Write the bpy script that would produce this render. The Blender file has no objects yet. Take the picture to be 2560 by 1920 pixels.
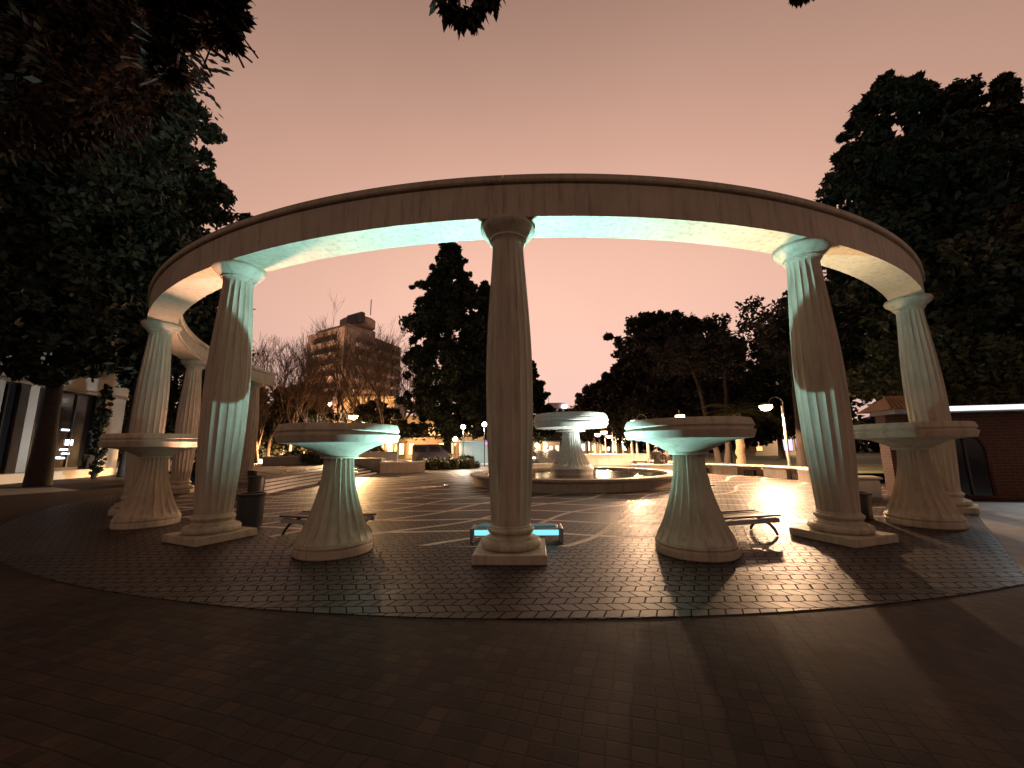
import bpy, math, random
import numpy as np
from mathutils import Vector, Matrix
R = math.radians
PI = math.pi
scene = bpy.context.scene
col = scene.collection
random.seed(7)

# ------------------------------------------------------------------ survey
F, PITCH, ROLL, H = 972.0, R(9.36), R(.676), 1.53     # lens (px of a 2560 wide frame), tilt, roll, eye height
CX, CY = .686, 20.29                                   # centre of the colonnade circle
RC = 14.36                                             # radius through the column axes
RSTEP = 16.47                                          # plaza edge
RLAT = 13.87                                           # end of the inlaid lines
LOW = -.009                                             # level of the lower pavement

def ray(x, y):
    X, Y = (x - 1280) / F, (960 - y) / F
    c, s = math.cos(-ROLL), math.sin(-ROLL)
    X, Y = c * X - s * Y, s * X + c * Y
    return Vector((X, math.cos(PITCH) - Y * math.sin(PITCH), math.sin(PITCH) + Y * math.cos(PITCH)))
def at_z(x, y, z=0.):
    d = ray(x, y)
    return Vector((0, 0, H)) + d * ((z - H) / d.z)
def at_y(x, y, Y):
    d = ray(x, y)
    return Vector((0, 0, H)) + d * (Y / d.y)
def pol(deg, r=RC, z=0.):
    return Vector((CX + r * math.sin(R(deg)), CY - r * math.cos(R(deg)), z))

# ------------------------------------------------------------------ mesh helpers
class MB:
    def __init__(s): s.v, s.f = [], []
    def add(s, vs, fs):
        o = len(s.v); s.v += [tuple(p) for p in vs]; s.f += [tuple(i + o for i in f) for f in fs]
        return s
    def box(s, c, d, rz=0., bev=0.):
        x, y, z = d[0] / 2, d[1] / 2, d[2] / 2
        M = Matrix.Translation(c) @ Matrix.Rotation(rz, 4, 'Z')
        if bev <= 0:
            vs = [M @ Vector((a * x, b * y, e * z)) for e in (-1, 1) for a, b in ((-1, -1), (1, -1), (1, 1), (-1, 1))]
            return s.add(vs, [(0, 3, 2, 1), (4, 5, 6, 7), (0, 1, 5, 4), (1, 2, 6, 5), (2, 3, 7, 6), (3, 0, 4, 7)])
        vs = []
        for e, k in ((-z, bev), (-z + bev, 0), (z - bev, 0), (z, bev)):
            vs += [M @ Vector((a * (x - k), b * (y - k), e)) for a, b in ((-1, -1), (1, -1), (1, 1), (-1, 1))]
        fs = [(0, 3, 2, 1), (12, 13, 14, 15)]
        for l in range(3):
            for i in range(4):
                j = (i + 1) % 4
                fs.append((l * 4 + i, l * 4 + j, l * 4 + 4 + j, l * 4 + 4 + i))
        return s.add(vs, fs)
    def tube(s, pts, rad, n=8, cap=True):
        pts = [Vector(p) for p in pts]
        if not hasattr(rad, '__len__'): rad = [rad] * len(pts)
        vs, fs = [], []
        for i, p in enumerate(pts):
            t = (pts[min(i + 1, len(pts) - 1)] - pts[max(i - 1, 0)])
            if t.length < 1e-9: t = Vector((0, 0, 1))
            t.normalize()
            a = t.cross(Vector((0, 0, 1)) if abs(t.z) < .95 else Vector((1, 0, 0))).normalized()
            b = a.cross(t)
            for k in range(n):
                w = 2 * PI * k / n
                vs.append(p + (a * math.cos(w) + b * math.sin(w)) * rad[i])
        for i in range(len(pts) - 1):
            for k in range(n):
                j = (k + 1) % n
                fs.append((i * n + k, i * n + j, i * n + n + j, i * n + n + k))
        if cap:
            fs.append(tuple(range(n))); fs.append(tuple((len(pts) - 1) * n + k for k in reversed(range(n))))
        return s.add(vs, fs)
    def lathe(s, prof, n=48, c=(0, 0, 0), capb=True, capt=True, flute=None):
        # prof: (r, z[, fluted 0..1])
        vs, fs = [], []
        for p in prof:
            r, z = p[0], p[1]; k = p[2] if len(p) > 2 else 0
            for i in range(n):
                w = 2 * PI * i / n
                rr = r
                if flute and k:
                    u = (i * flute[0] / n) % 1.0
                    rr = r - k * flute[1] * (1 - abs(2 * u - 1) ** 2.6)
                vs.append((c[0] + rr * math.cos(w), c[1] + rr * math.sin(w), c[2] + z))
        for l in range(len(prof) - 1):
            for i in range(n):
                j = (i + 1) % n
                fs.append((l * n + i, l * n + j, l * n + n + j, l * n + n + i))
        if capb: fs.append(tuple(reversed(range(n))))
        if capt: fs.append(tuple((len(prof) - 1) * n + i for i in range(n)))
        return s.add(vs, fs)
    def prism(s, poly, z0, z1):
        n = len(poly)
        vs = [(p[0], p[1], z0) for p in poly] + [(p[0], p[1], z1) for p in poly]
        fs = [tuple(reversed(range(n))), tuple(range(n, 2 * n))] + [(i, (i + 1) % n, n + (i + 1) % n, n + i) for i in range(n)]
        return s.add(vs, fs)
    def build(s, name, mat, parent=None, smooth=35, loc=None):
        me = bpy.data.meshes.new(name)
        me.from_pydata(s.v, [], s.f)
        me.materials.append(mat)
        me.validate(); me.update()
        if smooth:
            me.shade_smooth(); me.set_sharp_from_angle(angle=R(smooth))
        o = bpy.data.objects.new(name, me); col.objects.link(o)
        if parent: o.parent = parent
        if loc is not None: o.location = loc
        return o

def tag(o, label=None, cat=None, group=None, kind=None):
    if label: o['label'] = label
    if cat: o['category'] = cat
    if group: o['group'] = group
    if kind: o['kind'] = kind
    return o
def thing(name, label, cat, loc=(0, 0, 0), rz=0., group=None):
    o = bpy.data.objects.new(name, None); col.objects.link(o)
    o.location = loc; o.rotation_euler = (0, 0, rz); o.empty_display_size = .2
    return tag(o, label, cat, group)
def copy_tree(o, parent=None, label=None):
    c = o.copy(); col.objects.link(c); c.parent = parent
    if label: c['label'] = label
    for ch in list(o.children): copy_tree(ch, c)
    return c
def light(name, parent, loc, W, colr, rad=.1, kind='POINT', direction=None, cone=150, blend=1.):
    l = bpy.data.lights.new(name, kind); l.energy = W; l.color = colr; l.shadow_soft_size = rad
    o = bpy.data.objects.new(name, l); col.objects.link(o); o.location = loc
    if kind == 'SPOT':
        l.spot_size = R(cone); l.spot_blend = blend
    if direction is not None:
        o.rotation_euler = Vector(direction).to_track_quat('-Z', 'Y').to_euler()
    if parent: o.parent = parent
    return o

# ------------------------------------------------------------------ node helpers
class NT:
    def __init__(s, mat):
        mat.use_nodes = True; s.nt = mat.node_tree; s.nt.nodes.clear()
    def n(s, t, **kw):
        nd = s.nt.nodes.new(t)
        for k, v in kw.items():
            if k.startswith('i_'): nd.inputs[k[2:].replace('_', ' ')].default_value = v
            else: setattr(nd, k, v)
        return nd
    def l(s, a, b): s.nt.links.new(a, b)
    def m(s, op, a, b=None, c=None):
        nd = s.nt.nodes.new('ShaderNodeMath'); nd.operation = op
        for i, x in enumerate((a, b, c)):
            if x is None: continue
            if isinstance(x, (int, float)): nd.inputs[i].default_value = x
            else: s.l(x, nd.inputs[i])
        return nd.outputs[0]
    def mix(s, f, a, b, blend='MIX'):
        nd = s.nt.nodes.new('ShaderNodeMix'); nd.data_type = 'RGBA'; nd.blend_type = blend
        for i, x in ((0, f), (6, a), (7, b)):
            if isinstance(x, (int, float)): nd.inputs[i].default_value = x
            elif isinstance(x, tuple): nd.inputs[i].default_value = x if len(x) == 4 else (*x, 1)
            else: s.l(x, nd.inputs[i])
        return nd.outputs[2]
    def noise(s, vec, scale, detail=4, rough=.55):
        nd = s.n('ShaderNodeTexNoise'); nd.inputs['Scale'].default_value = scale
        nd.inputs['Detail'].default_value = detail; nd.inputs['Roughness'].default_value = rough
        if vec is not None: s.l(vec, nd.inputs['Vector'])
        return nd.outputs['Fac']
    def ramp(s, f, stops):
        nd = s.n('ShaderNodeValToRGB'); e = nd.color_ramp.elements
        while len(e) < len(stops): e.new(.5)
        for i, (p, c) in enumerate(stops):
            e[i].position = p; e[i].color = (c, c, c, 1) if isinstance(c, (int, float)) else (*c, 1)
        s.l(f, nd.inputs[0]); return nd.outputs[0]
    def out(s, colr, rough, bump=None, bstr=.3, bdist=.02, spec=.5, metal=0., emis=None, estr=0., trans=0.):
        b = s.n('ShaderNodeBsdfPrincipled')
        for nm, x in (('Base Color', colr), ('Roughness', rough), ('Specular IOR Level', spec), ('Metallic', metal), ('Emission Color', emis), ('Emission Strength', estr), ('Transmission Weight', trans)):
            if x is None: continue
            if isinstance(x, tuple): b.inputs[nm].default_value = (*x, 1) if len(x) == 3 else x
            elif isinstance(x, (int, float)): b.inputs[nm].default_value = x
            else: s.l(x, b.inputs[nm])
        if bump is not None:
            bp = s.n('ShaderNodeBump'); bp.inputs['Strength'].default_value = bstr; bp.inputs['Distance'].default_value = bdist
            s.l(bump, bp.inputs['Height']); s.l(bp.outputs[0], b.inputs['Normal'])
        o = s.n('ShaderNodeOutputMaterial'); s.l(b.outputs[0], o.inputs[0])
        return b
def M(name): return bpy.data.materials.new(name)

def mat_noise(name, c1, c2, rough=.6, scale=3., bump=.25, bscale=40., spec=.5, metal=0., rand=0.):
    m = M(name); t = NT(m); tc = t.n('ShaderNodeTexCoord')
    f = t.noise(tc.outputs['Object'], scale, 6)
    c = t.mix(t.ramp(f, [(.3, 0.), (.7, 1.)]), c1, c2)
    if rand:
        oi = t.n('ShaderNodeObjectInfo')
        hs = t.n('ShaderNodeHueSaturation'); t.l(c, hs.inputs['Color'])
        t.l(t.m('ADD', t.m('MULTIPLY', oi.outputs['Random'], rand), 1 - rand / 2), hs.inputs['Value']); c = hs.outputs[0]
    g = t.noise(tc.outputs['Object'], bscale, 4)
    t.out(c, t.m('ADD', t.m('MULTIPLY', g, .2), rough - .1), g, bump, .01, spec, metal)
    return m

def stone_mat(name, c1, c2, dirt, rough=.55):
    m = M(name); t = NT(m); tc = t.n('ShaderNodeTexCoord'); ob = tc.outputs['Object']
    geo = t.n('ShaderNodeNewGeometry')
    f = t.noise(ob, 1.6, 8, .6); g = t.noise(ob, 9., 6, .65)
    mp = t.n('ShaderNodeMapping'); mp.inputs['Scale'].default_value = (7, 7, .7); t.l(geo.outputs['Position'], mp.inputs['Vector'])
    st = t.noise(mp.outputs[0], 1.4, 5, .6)
    c = t.mix(t.ramp(f, [(.3, 0.), (.72, 1.)]), c1, c2)
    c = t.mix(t.ramp(st, [(.48, 0.), (.78, .7)]), c, dirt)
    c = t.mix(t.ramp(g, [(.62, 0.), (.8, .22)]), c, dirt)
    vo = t.n('ShaderNodeTexVoronoi'); vo.inputs['Scale'].default_value = 60; t.l(ob, vo.inputs['Vector'])
    pit = t.ramp(vo.outputs['Distance'], [(.0, 0.), (.16, 1.)])
    c = t.mix(t.m('MULTIPLY', t.m('SUBTRACT', 1., pit), .14), c, dirt)
    fine = t.noise(ob, 70, 3)
    hgt = t.m('ADD', t.m('MULTIPLY', fine, .5), t.m('ADD', t.m('MULTIPLY', pit, .25), t.m('MULTIPLY', g, .7)))
    t.out(c, t.m('ADD', t.m('MULTIPLY', g, .3), rough - .12), hgt, .35, .008)
    return m

def emis_mat(name, c, s):
    m = M(name); t = NT(m); t.out((.02, .02, .02), .5, emis=c, estr=s); return m

STONE = stone_mat('limestone', (.60, .525, .385), (.47, .40, .285), (.20, .16, .12))
STONE2 = stone_mat('marble_white', (.62, .59, .53), (.5, .47, .41), (.27, .23, .18), .45)
STONE3 = stone_mat('planter_stone', (.38, .30, .23), (.3, .235, .18), (.15, .11, .08), .5)
IRON = mat_noise('cast_iron', (.015, .014, .013), (.03, .027, .025), .4, 8, .2, 60)
WOOD = mat_noise('bench_wood', (.09, .045, .025), (.055, .028, .016), .4, 5, .4, 50)
BARK = mat_noise('bark', (.05, .035, .025), (.025, .018, .013), .85, 6, .8, 18)
LIMEBARK = mat_noise('limewashed_bark', (.55, .5, .42), (.3, .26, .2), .8, 4, .7, 18)
BARE = mat_noise('bare_bark', (.17, .12, .09), (.10, .07, .05), .85, 6, .6, 18)
POLE = mat_noise('pole_paint', (.34, .32, .27), (.27, .25, .2), .4, 5, .1, 40)
DARKMETAL = mat_noise('dark_metal', (.02, .02, .022), (.035, .033, .03), .45, 6, .15, 50)
SILVER = mat_noise('grey_metal', (.3, .32, .33), (.22, .24, .25), .35, 6, .1, 50, metal=.6)

RAIL = mat_noise('rail_paint', (.42, .42, .40), (.34, .34, .32), .4, 5, .1, 50)
def leaf_mat(name, c1, c2, rough=.6):
    m = M(name); t = NT(m); geo = t.n('ShaderNodeNewGeometry'); tc = t.n('ShaderNodeTexCoord')
    f = t.noise(tc.outputs['Object'], .9, 3)
    ri = geo.outputs['Random Per Island']
    c = t.mix(t.m('ADD', t.m('MULTIPLY', f, .6), t.m('MULTIPLY', ri, .4)), c1, c2)
    t.out(c, rough, spec=.3)
    return m
LEAF_DARK = leaf_mat('conifer_leaf', (.010, .013, .007), (.034, .040, .018))
LEAF_MID = leaf_mat('broad_leaf', (.035, .045, .018), (.10, .10, .04))
LEAF_OLIVE = leaf_mat('olive_leaf', (.05, .055, .02), (.12, .125, .05))
LEAF_NEAR = leaf_mat('near_leaf', (.014, .010, .006), (.034, .024, .013))
LEAF_EVER = leaf_mat('evergreen_leaf', (.02, .02, .010), (.05, .045, .02))
LEAF_BACK = leaf_mat('park_leaf', (.013, .010, .007), (.030, .021, .014))  # brown cast in the leaf colour stands in for haze
LEAF_PALM = leaf_mat('palm_leaf', (.05, .055, .02), (.11, .10, .04))

# ------------------------------------------------------------------ pavement
def pave_mat(name, lines):
    m = M(name); t = NT(m); geo = t.n('ShaderNodeNewGeometry'); P = geo.outputs['Position']
    sx = t.n('ShaderNodeSeparateXYZ'); t.l(P, sx.inputs[0]); x, y = sx.outputs[0], sx.outputs[1]
    dx, dy = t.m('SUBTRACT', x, CX), t.m('SUBTRACT', y, CY)
    r = t.m('SQRT', t.m('ADD', t.m('MULTIPLY', dx, dx), t.m('MULTIPLY', dy, dy)))
    # interlocking zig-zag blocks
    if lines:
        zz = t.m('PINGPONG', t.m('ADD', y, 100.), .16)
        xs = t.m('ADD', x, t.m('MULTIPLY', zz, .45))
        ys = t.m('ADD', y, t.m('MULTIPLY', t.m('PINGPONG', t.m('ADD', x, 100.), .08), .16))
        bw, bh, mor = .16, .16, .0095
    else:
        ang = R(-17)
        xs = t.m('ADD', t.m('MULTIPLY', x, math.cos(ang)), t.m('MULTIPLY', y, math.sin(ang)))
        ys = t.m('SUBTRACT', t.m('MULTIPLY', y, math.cos(ang)), t.m('MULTIPLY', x, math.sin(ang)))
        nz = t.noise(P, .55, 2); n2 = t.noise(P, 3.2, 2)
        xs = t.m('ADD', xs, t.m('ADD', t.m('MULTIPLY', nz, .16), t.m('MULTIPLY', n2, .035)))
        ys = t.m('ADD', ys, t.m('ADD', t.m('MULTIPLY', nz, .12), t.m('MULTIPLY', n2, .03)))
        bw, bh, mor = .128, .112, .0075
    cb = t.n('ShaderNodeCombineXYZ'); t.l(xs, cb.inputs[0]); t.l(ys, cb.inputs[1])
    br = t.n('ShaderNodeTexBrick'); t.l(cb.outputs[0], br.inputs['Vector'])
    br.inputs['Scale'].default_value = 1; br.inputs['Brick Width'].default_value = bw; br.inputs['Row Height'].default_value = bh
    br.inputs['Mortar Size'].default_value = mor; br.inputs['Mortar Smooth'].default_value = .35; br.offset = .5 if lines else .07
    if not lines: br.offset_frequency = 3
    br.inputs['Color1'].default_value = (0, 0, 0, 1); br.inputs['Color2'].default_value = (1, 1, 1, 1); br.inputs['Mortar'].default_value = (.5, .5, .5, 1)
    var = br.outputs['Color']; mort = br.outputs['Fac']
    big = t.noise(P, .45, 5, .6); mid = t.noise(P, 2.6, 5, .6); fine = t.noise(P, 45, 4, .6)
    if lines: c = t.mix(var, (.042, .025, .019), (.066, .041, .032))
    else: c = t.mix(var, (.028, .016, .0115), (.072, .042, .030))
    c = t.mix(t.ramp(mid, [(.35, 0.), (.7, .55)]), c, (.05, .033, .026) if lines else (.026, .018, .013))
    c = t.mix(t.m('MULTIPLY', mort, .8), c, (.022, .016, .013))
    rough = t.m('ADD', t.m('MULTIPLY', big, .24), .34 if lines else .55)
    rough = t.m('ADD', rough, t.m('MULTIPLY', t.m('SUBTRACT', mid, .5), .16))
    rough = t.m('ADD', rough, t.m('MULTIPLY', t.m('SUBTRACT', var, .5), .07))
    hgt = t.m('SUBTRACT', t.m('ADD', t.m('MULTIPLY', fine, .12), t.m('MULTIPLY', var, .10)), mort)
    hgt = t.m('ADD', hgt, t.m('MULTIPLY', mid, .25))
    if lines:
        def fam(ax, ay, bx, by, amp, wl, per, ph):
            v = t.m('ADD', t.m('MULTIPLY', x, ax), t.m('MULTIPLY', y, ay))
            s_ = t.m('ADD', t.m('MULTIPLY', x, bx), t.m('MULTIPLY', y, by))
            v = t.m('ADD', v, t.m('MULTIPLY', t.m('SINE', t.m('MULTIPLY', s_, 2 * PI / wl)), amp))
            return t.m('ABSOLUTE', t.m('WRAP', t.m('SUBTRACT', v, ph), per / 2, -per / 2))
        d1 = fam(-.733, .68, .68, .733, .20, 4.6, 1.42, 5.38)
        d2 = fam(.139, .99, .99, -.139, .17, 5.2, 1.24, 8.62)
        d = t.m('MINIMUM', d1, d2)
        ln = t.ramp(t.m('MULTIPLY', d, 5.), [(.27, 1.), (.31, 0.)])
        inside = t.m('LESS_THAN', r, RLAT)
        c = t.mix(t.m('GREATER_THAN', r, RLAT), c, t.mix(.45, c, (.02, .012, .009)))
        ln = t.m('MULTIPLY', ln, inside)
        c = t.mix(ln, c, t.mix(mid, (.68, .60, .50), (.46, .40, .33)))
        rough = t.m('ADD', rough, t.m('MULTIPLY', ln, .08))
    t.out(c, rough, hgt, 1. if lines else .7, .020 if lines else .010, t.m('MULTIPLY', t.m('SUBTRACT', 1., mort), t.m('ADD', t.m('MULTIPLY', var, .28), .30)) if lines else .16)
    return m
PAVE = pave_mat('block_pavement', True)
SETTS = pave_mat('sett_pavement', False)
GRASSM = mat_noise('lawn', (.03, .04, .015), (.05, .05, .02), .9, 3, .6, 60)
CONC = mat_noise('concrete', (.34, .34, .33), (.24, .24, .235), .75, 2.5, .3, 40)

def struct(mb, name, mat, smooth=0):
    o = mb.build(name, mat, smooth=smooth); return tag(o, kind='structure')

struct(MB().add([(-420, -120, LOW), (420, -120, LOW), (420, 700, LOW), (-420, 700, LOW)], [(0, 1, 2, 3)]), 'ground', SETTS)
# plaza: the disc towards us, straight sides behind the diameter; a real step along its rim
pts = [(CX + RSTEP * math.sin(R(a)), CY - RSTEP * math.cos(R(a))) for a in np.linspace(-100, 100, 161)]
poly = [(-60, 23)] + pts + [(60, 23), (60, 160), (-60, 160)]
mb = MB(); n = len(poly)
mb.add([(p[0], p[1], 0.) for p in poly], [tuple(range(n))])
mb.add([(p[0], p[1], 0.) for p in pts] + [(p[0], p[1], LOW - .05) for p in pts], [(i + 1, i, i + 161, i + 162) for i in range(160)])
struct(mb, 'plaza', PAVE)
# concrete path by the brick kiosk, its pale grey also painting the lit patch
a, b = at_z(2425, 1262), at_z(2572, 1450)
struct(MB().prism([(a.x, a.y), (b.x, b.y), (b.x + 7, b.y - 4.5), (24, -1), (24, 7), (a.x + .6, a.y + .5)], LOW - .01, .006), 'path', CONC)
a, b = at_z(0, 1238, LOW), at_z(200, 1226, LOW)
mb = MB(); mb.add([(a.x - 4, a.y - 1.5, LOW + .006), (a.x, a.y - .5, LOW + .006), (b.x, b.y, LOW + .006), (b.x - 3, b.y + 1.6, LOW + .006), (a.x - 8, a.y + 1.5, LOW + .006)], [(0, 1, 2, 3, 4)])
struct(mb, 'path', CONC)

# ------------------------------------------------------------------ columns
ANG = [-2.9, -25.1, 19.1, 40.7, -47.7, -69.8, -90.2]
LAB = ['fluted column at the middle of the colonnade, in front of the low cyan-lit bench',
       'fluted column greenish on its right side, with a round shadow, beside the slatted bench and litter bin',
       'fluted column greyish with a round shadow, its plinth dark against the lamp glare on the paving',
       'dim brown fluted column behind the bowl beside the red brick kiosk',
       'dim fluted column with a pink-lit right edge, behind the bowl nearest the white building',
       'pinkish fluted column with a round shadow, between the pink-edged column and the end column',
       'warm-lit fluted column under the free end of the ring beam, by the steps']
def column_parts(root):
    MB().box((0, 0, .065), (1.0, 1.0, .13), bev=.012).build('plinth', STONE, root)
    base = [(.40, .13)]
    for k in range(9):
        w = -PI / 2 + PI * k / 8; base.append((.375 + .062 * math.cos(w), .193 + .062 * math.sin(w)))
    base += [(.345, .258), (.345, .272), (.315, .285), (.302, .305), (.308, .325), (.325, .336)]
    for k in range(7):
        w = -PI / 2 + PI * k / 6; base.append((.305 + .034 * math.cos(w), .376 + .034 * math.sin(w)))
    base += [(.298, .414), (.298, .43), (.285, .45)]
    MB().lathe(base, 64).build('base', STONE, root, 30)
    key = [(.45, .279), (.91, .312), (1.6, .343), (1.9, .352), (2.4, .3575), (2.85, .357), (3.1, .350), (3.6, .323), (4.15, .287), (4.45, .266), (4.8, .240)]
    zs = np.linspace(.45, 4.8, 30); rs = np.interp(zs, [k[0] for k in key], [k[1] for k in key])
    rs = np.convolve(np.pad(rs, 2, mode='edge'), np.ones(5) / 5, 'valid')
    prof = [(.279, .43, .0)] + [(float(r_) + .004, float(z), min(1., (z - .45) / .06, (4.8 - z) / .06)) for r_, z in zip(rs, zs)]
    MB().lathe(prof, 180, flute=(18, .026), capt=True).build('shaft', STONE, root, 50)
    cap = [(.236, 4.79), (.252, 4.80), (.258, 4.815), (.262, 4.835), (.275, 4.84), (.28, 4.86), (.30, 4.865), (.306, 4.885), (.306, 4.90),
           (.335, 4.93), (.375, 4.965), (.41, 5.00), (.432, 5.03), (.445, 5.055), (.45, 5.075), (.447, 5.09), (.435, 5.10), (.435, 5.125)]
    MB().lathe(cap, 64).build('capital', STONE, root, 30)
proto = thing('fluted_column', LAB[0], 'column', pol(ANG[0]), R(ANG[0]), 'columns of the curved colonnade')
column_parts(proto)
for k in range(1, 7):
    c = copy_tree(proto, None, LAB[k]); c.location = pol(ANG[k]); c.rotation_euler = (0, 0, R(ANG[k]))

# ring beam
SOF, TOP = 5.127, 5.83
prof = [(.32, SOF), (.32, SOF + .565), (.285, SOF + .572), (.285, SOF + .592), (.355, SOF + .597), (.375, SOF + .62), (.375, TOP), (-.375, TOP), (-.375, TOP - .10),
        (-.355, TOP - .125), (-.29, TOP - .135), (-.29, SOF + .18), (-.345, SOF + .165), (-.345, SOF + .13), (-.32, SOF + .12), (-.32, SOF)]
def beam(a0, a1, name, parent, endcaps):
    n = max(4, int(abs(a1 - a0) / .7)); mb = MB(); m_ = len(prof); vs, fs = [], []
    for i in range(n + 1):
        a = a0 + (a1 - a0) * i / n
        for dr, z in prof: vs.append(pol(a, RC + dr, z))
    for i in range(n):
        for k in range(m_):
            j = (k + 1) % m_
            fs.append((i * m_ + k, i * m_ + j, (i + 1) * m_ + j, (i + 1) * m_ + k))
    fs.append(tuple(range(m_))); fs.append(tuple(n * m_ + k for k in reversed(range(m_))))
    return MB().add(vs, fs).build(name, STONE, parent, 30)
ent = thing('ring_beam', 'curved stone ring beam resting on the fluted columns, its underside lit cyan and pink', 'beam', (0, 0, 0))
joints = [-95.0, -90.2, -69.8, -47.7, -25.1, -3.1, 19.1, 43.8]
for i in range(7):
    if i == 0: continue
    g = .012
    beam((joints[i] if i > 1 else joints[0]) + g, joints[i + 1] - g, 'beam_block', ent, True)

# ------------------------------------------------------------------ stone bowls
def bowl_thing():
    r = thing('stone_bowl', '', 'planter bowl', (0, 0, 0), 0, 'stone bowls between the columns')
    MB().lathe([(.545, 0), (.56, .015), (.56, .10), (.55, .115), (.535, .12), (.535, .13), (.556, .14), (.56, .155), (.55, .175), (.53, .185)], 72).build('foot', STONE, r, 30)
    key = [(.185, .545), (.25, .525), (.34, .475), (.43, .432), (.60, .372), (.77, .318), (.95, .272), (1.12, .243), (1.3, .228), (1.44, .222)]
    zs = np.linspace(.185, 1.44, 26); rs = np.interp(zs, [k[0] for k in key], [k[1] for k in key])
    prof_ = [(float(a_), float(z), min(1., (z - .185) / .10, 1.) * (.45 + .55 * float(a_) / .5)) for a_, z in zip(rs, zs)]
    MB().lathe(prof_, 200, flute=(20, .055)).build('pedestal', STONE, r, 50)
    dish = [(.20, 1.40), (.28, 1.405), (.285, 1.425), (.275, 1.435), (.29, 1.45), (.33, 1.475), (.40, 1.515), (.48, 1.555), (.57, 1.59), (.68, 1.617), (.80, 1.632), (.875, 1.638), (.885, 1.645),
            (.922, 1.745), (.918, 1.757), (.893, 1.765), (.886, 1.775), (.886, 1.79), (.896, 1.80), (.912, 1.815), (.908, 1.832), (.878, 1.905), (.868, 1.915), (.80, 1.915), (.79, 1.90), (.72, 1.80), (.4, 1.72), (.02, 1.70)]
    MB().lathe(dish, 96).build('dish', STONE, r, 28)
    return r
b0 = bowl_thing()
BL = [(-13.85, 'stone bowl lit cyan on the right, between the middle column and the round-shadowed greenish column'),
      (7.9, 'stone bowl lit cyan on the left, between the middle column and the greyish column'),
      (29.9, 'dim brown stone bowl beside the red brick kiosk'),
      (-36.4, 'dim stone bowl with a pink-lit patch below its dish, in front of the white building'),
      (-58.7, 'stone bowl mostly hidden behind the pink-patched bowl')]
for i, (a, lb) in enumerate(BL):
    o = b0 if i == 0 else copy_tree(b0)
    o['label'] = lb; o.location = pol(a, RC + .05); o.rotation_euler = (0, 0, R(a * 3))

# ------------------------------------------------------------------ fountain
FX, FY, FR = 2.68, 18.1, 4.58
ft = thing('fountain', 'round pool fountain with a tall fluted pedestal and wide white bowl', 'fountain', (FX, FY, 0))
MB().lathe([(FR - .06, 0), (FR - .06, .05), (FR - .10, .06), (FR - .10, .30), (FR - .03, .325), (FR + .02, .35), (FR + .02, .42), (FR - .01, .44), (FR - .50, .44), (FR - .52, .425), (FR - .52, .1)], 128, capb=False, capt=False).build('basin_wall', STONE3, ft, 30)
MB().lathe([(FR - .5, .1), (.2, .1)], 64, capb=False).build('basin_floor', STONE3, ft, 0)
MB().lathe([(.93, .1), (.93, .46), (.955, .475), (.955, .52), (.985, .54), (.985, .60), (.95, .64), (.91, .67), (.89, .71)], 80).build('pedestal_foot', STONE2, ft, 30)
key = [(.70, .885), (.80, .83), (.97, .735), (1.27, .575), (1.5, .49), (1.73, .436), (1.95, .40), (2.24, .385)]
zs = np.linspace(.70, 2.24, 22); rs = np.interp(zs, [k[0] for k in key], [k[1] for k in key])
MB().lathe([(float(a_), float(z), min(1, (z - .70) / .12) * (.4 + .6 * float(a_) / .8)) for a_, z in zip(rs, zs)], 224, flute=(28, .055)).build('pedestal', STONE2, ft, 50)
MB().lathe([(.40, 2.235), (.655, 2.245), (.665, 2.26), (.665, 2.32), (.655, 2.335), (.9, 2.36), (1.3, 2.39), (1.56, 2.40), (1.60, 2.41), (1.70, 2.55), (1.72, 2.60), (1.715, 2.615), (1.665, 2.625), (1.66, 2.65), (1.69, 2.665),
            (1.725, 2.71), (1.725, 2.76), (1.715, 2.80), (1.68, 2.815), (1.68, 2.84), (1.695, 2.85), (1.655, 2.95), (1.60, 3.03), (1.56, 3.04), (1.48, 3.02), (1.2, 2.8), (.1, 2.7)], 112).build('bowl', STONE2, ft, 28)
w = M('pool_water'); t = NT(w); geo = t.n('ShaderNodeNewGeometry')
wn = t.noise(geo.outputs['Position'], 5, 3)
t.out((.03, .035, .03), .05, wn, .5, .05, .5)
struct(MB().lathe([(FR - .525, .335), (.935, .335)], 96, c=(FX, FY, 0), capb=False, capt=False), 'water', w)
# small nozzles along the inner rim
nz = MB()
for k in range(72):
    a_ = 2 * PI * k / 72
    nz.tube([(( FR - .62) * math.cos(a_), (FR - .62) * math.sin(a_), .30), ((FR - .66) * math.cos(a_), (FR - .66) * math.sin(a_), .43)], [.022, .014], 6)
tag(nz.build('nozzle', SILVER, ft), kind='stuff')

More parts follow.
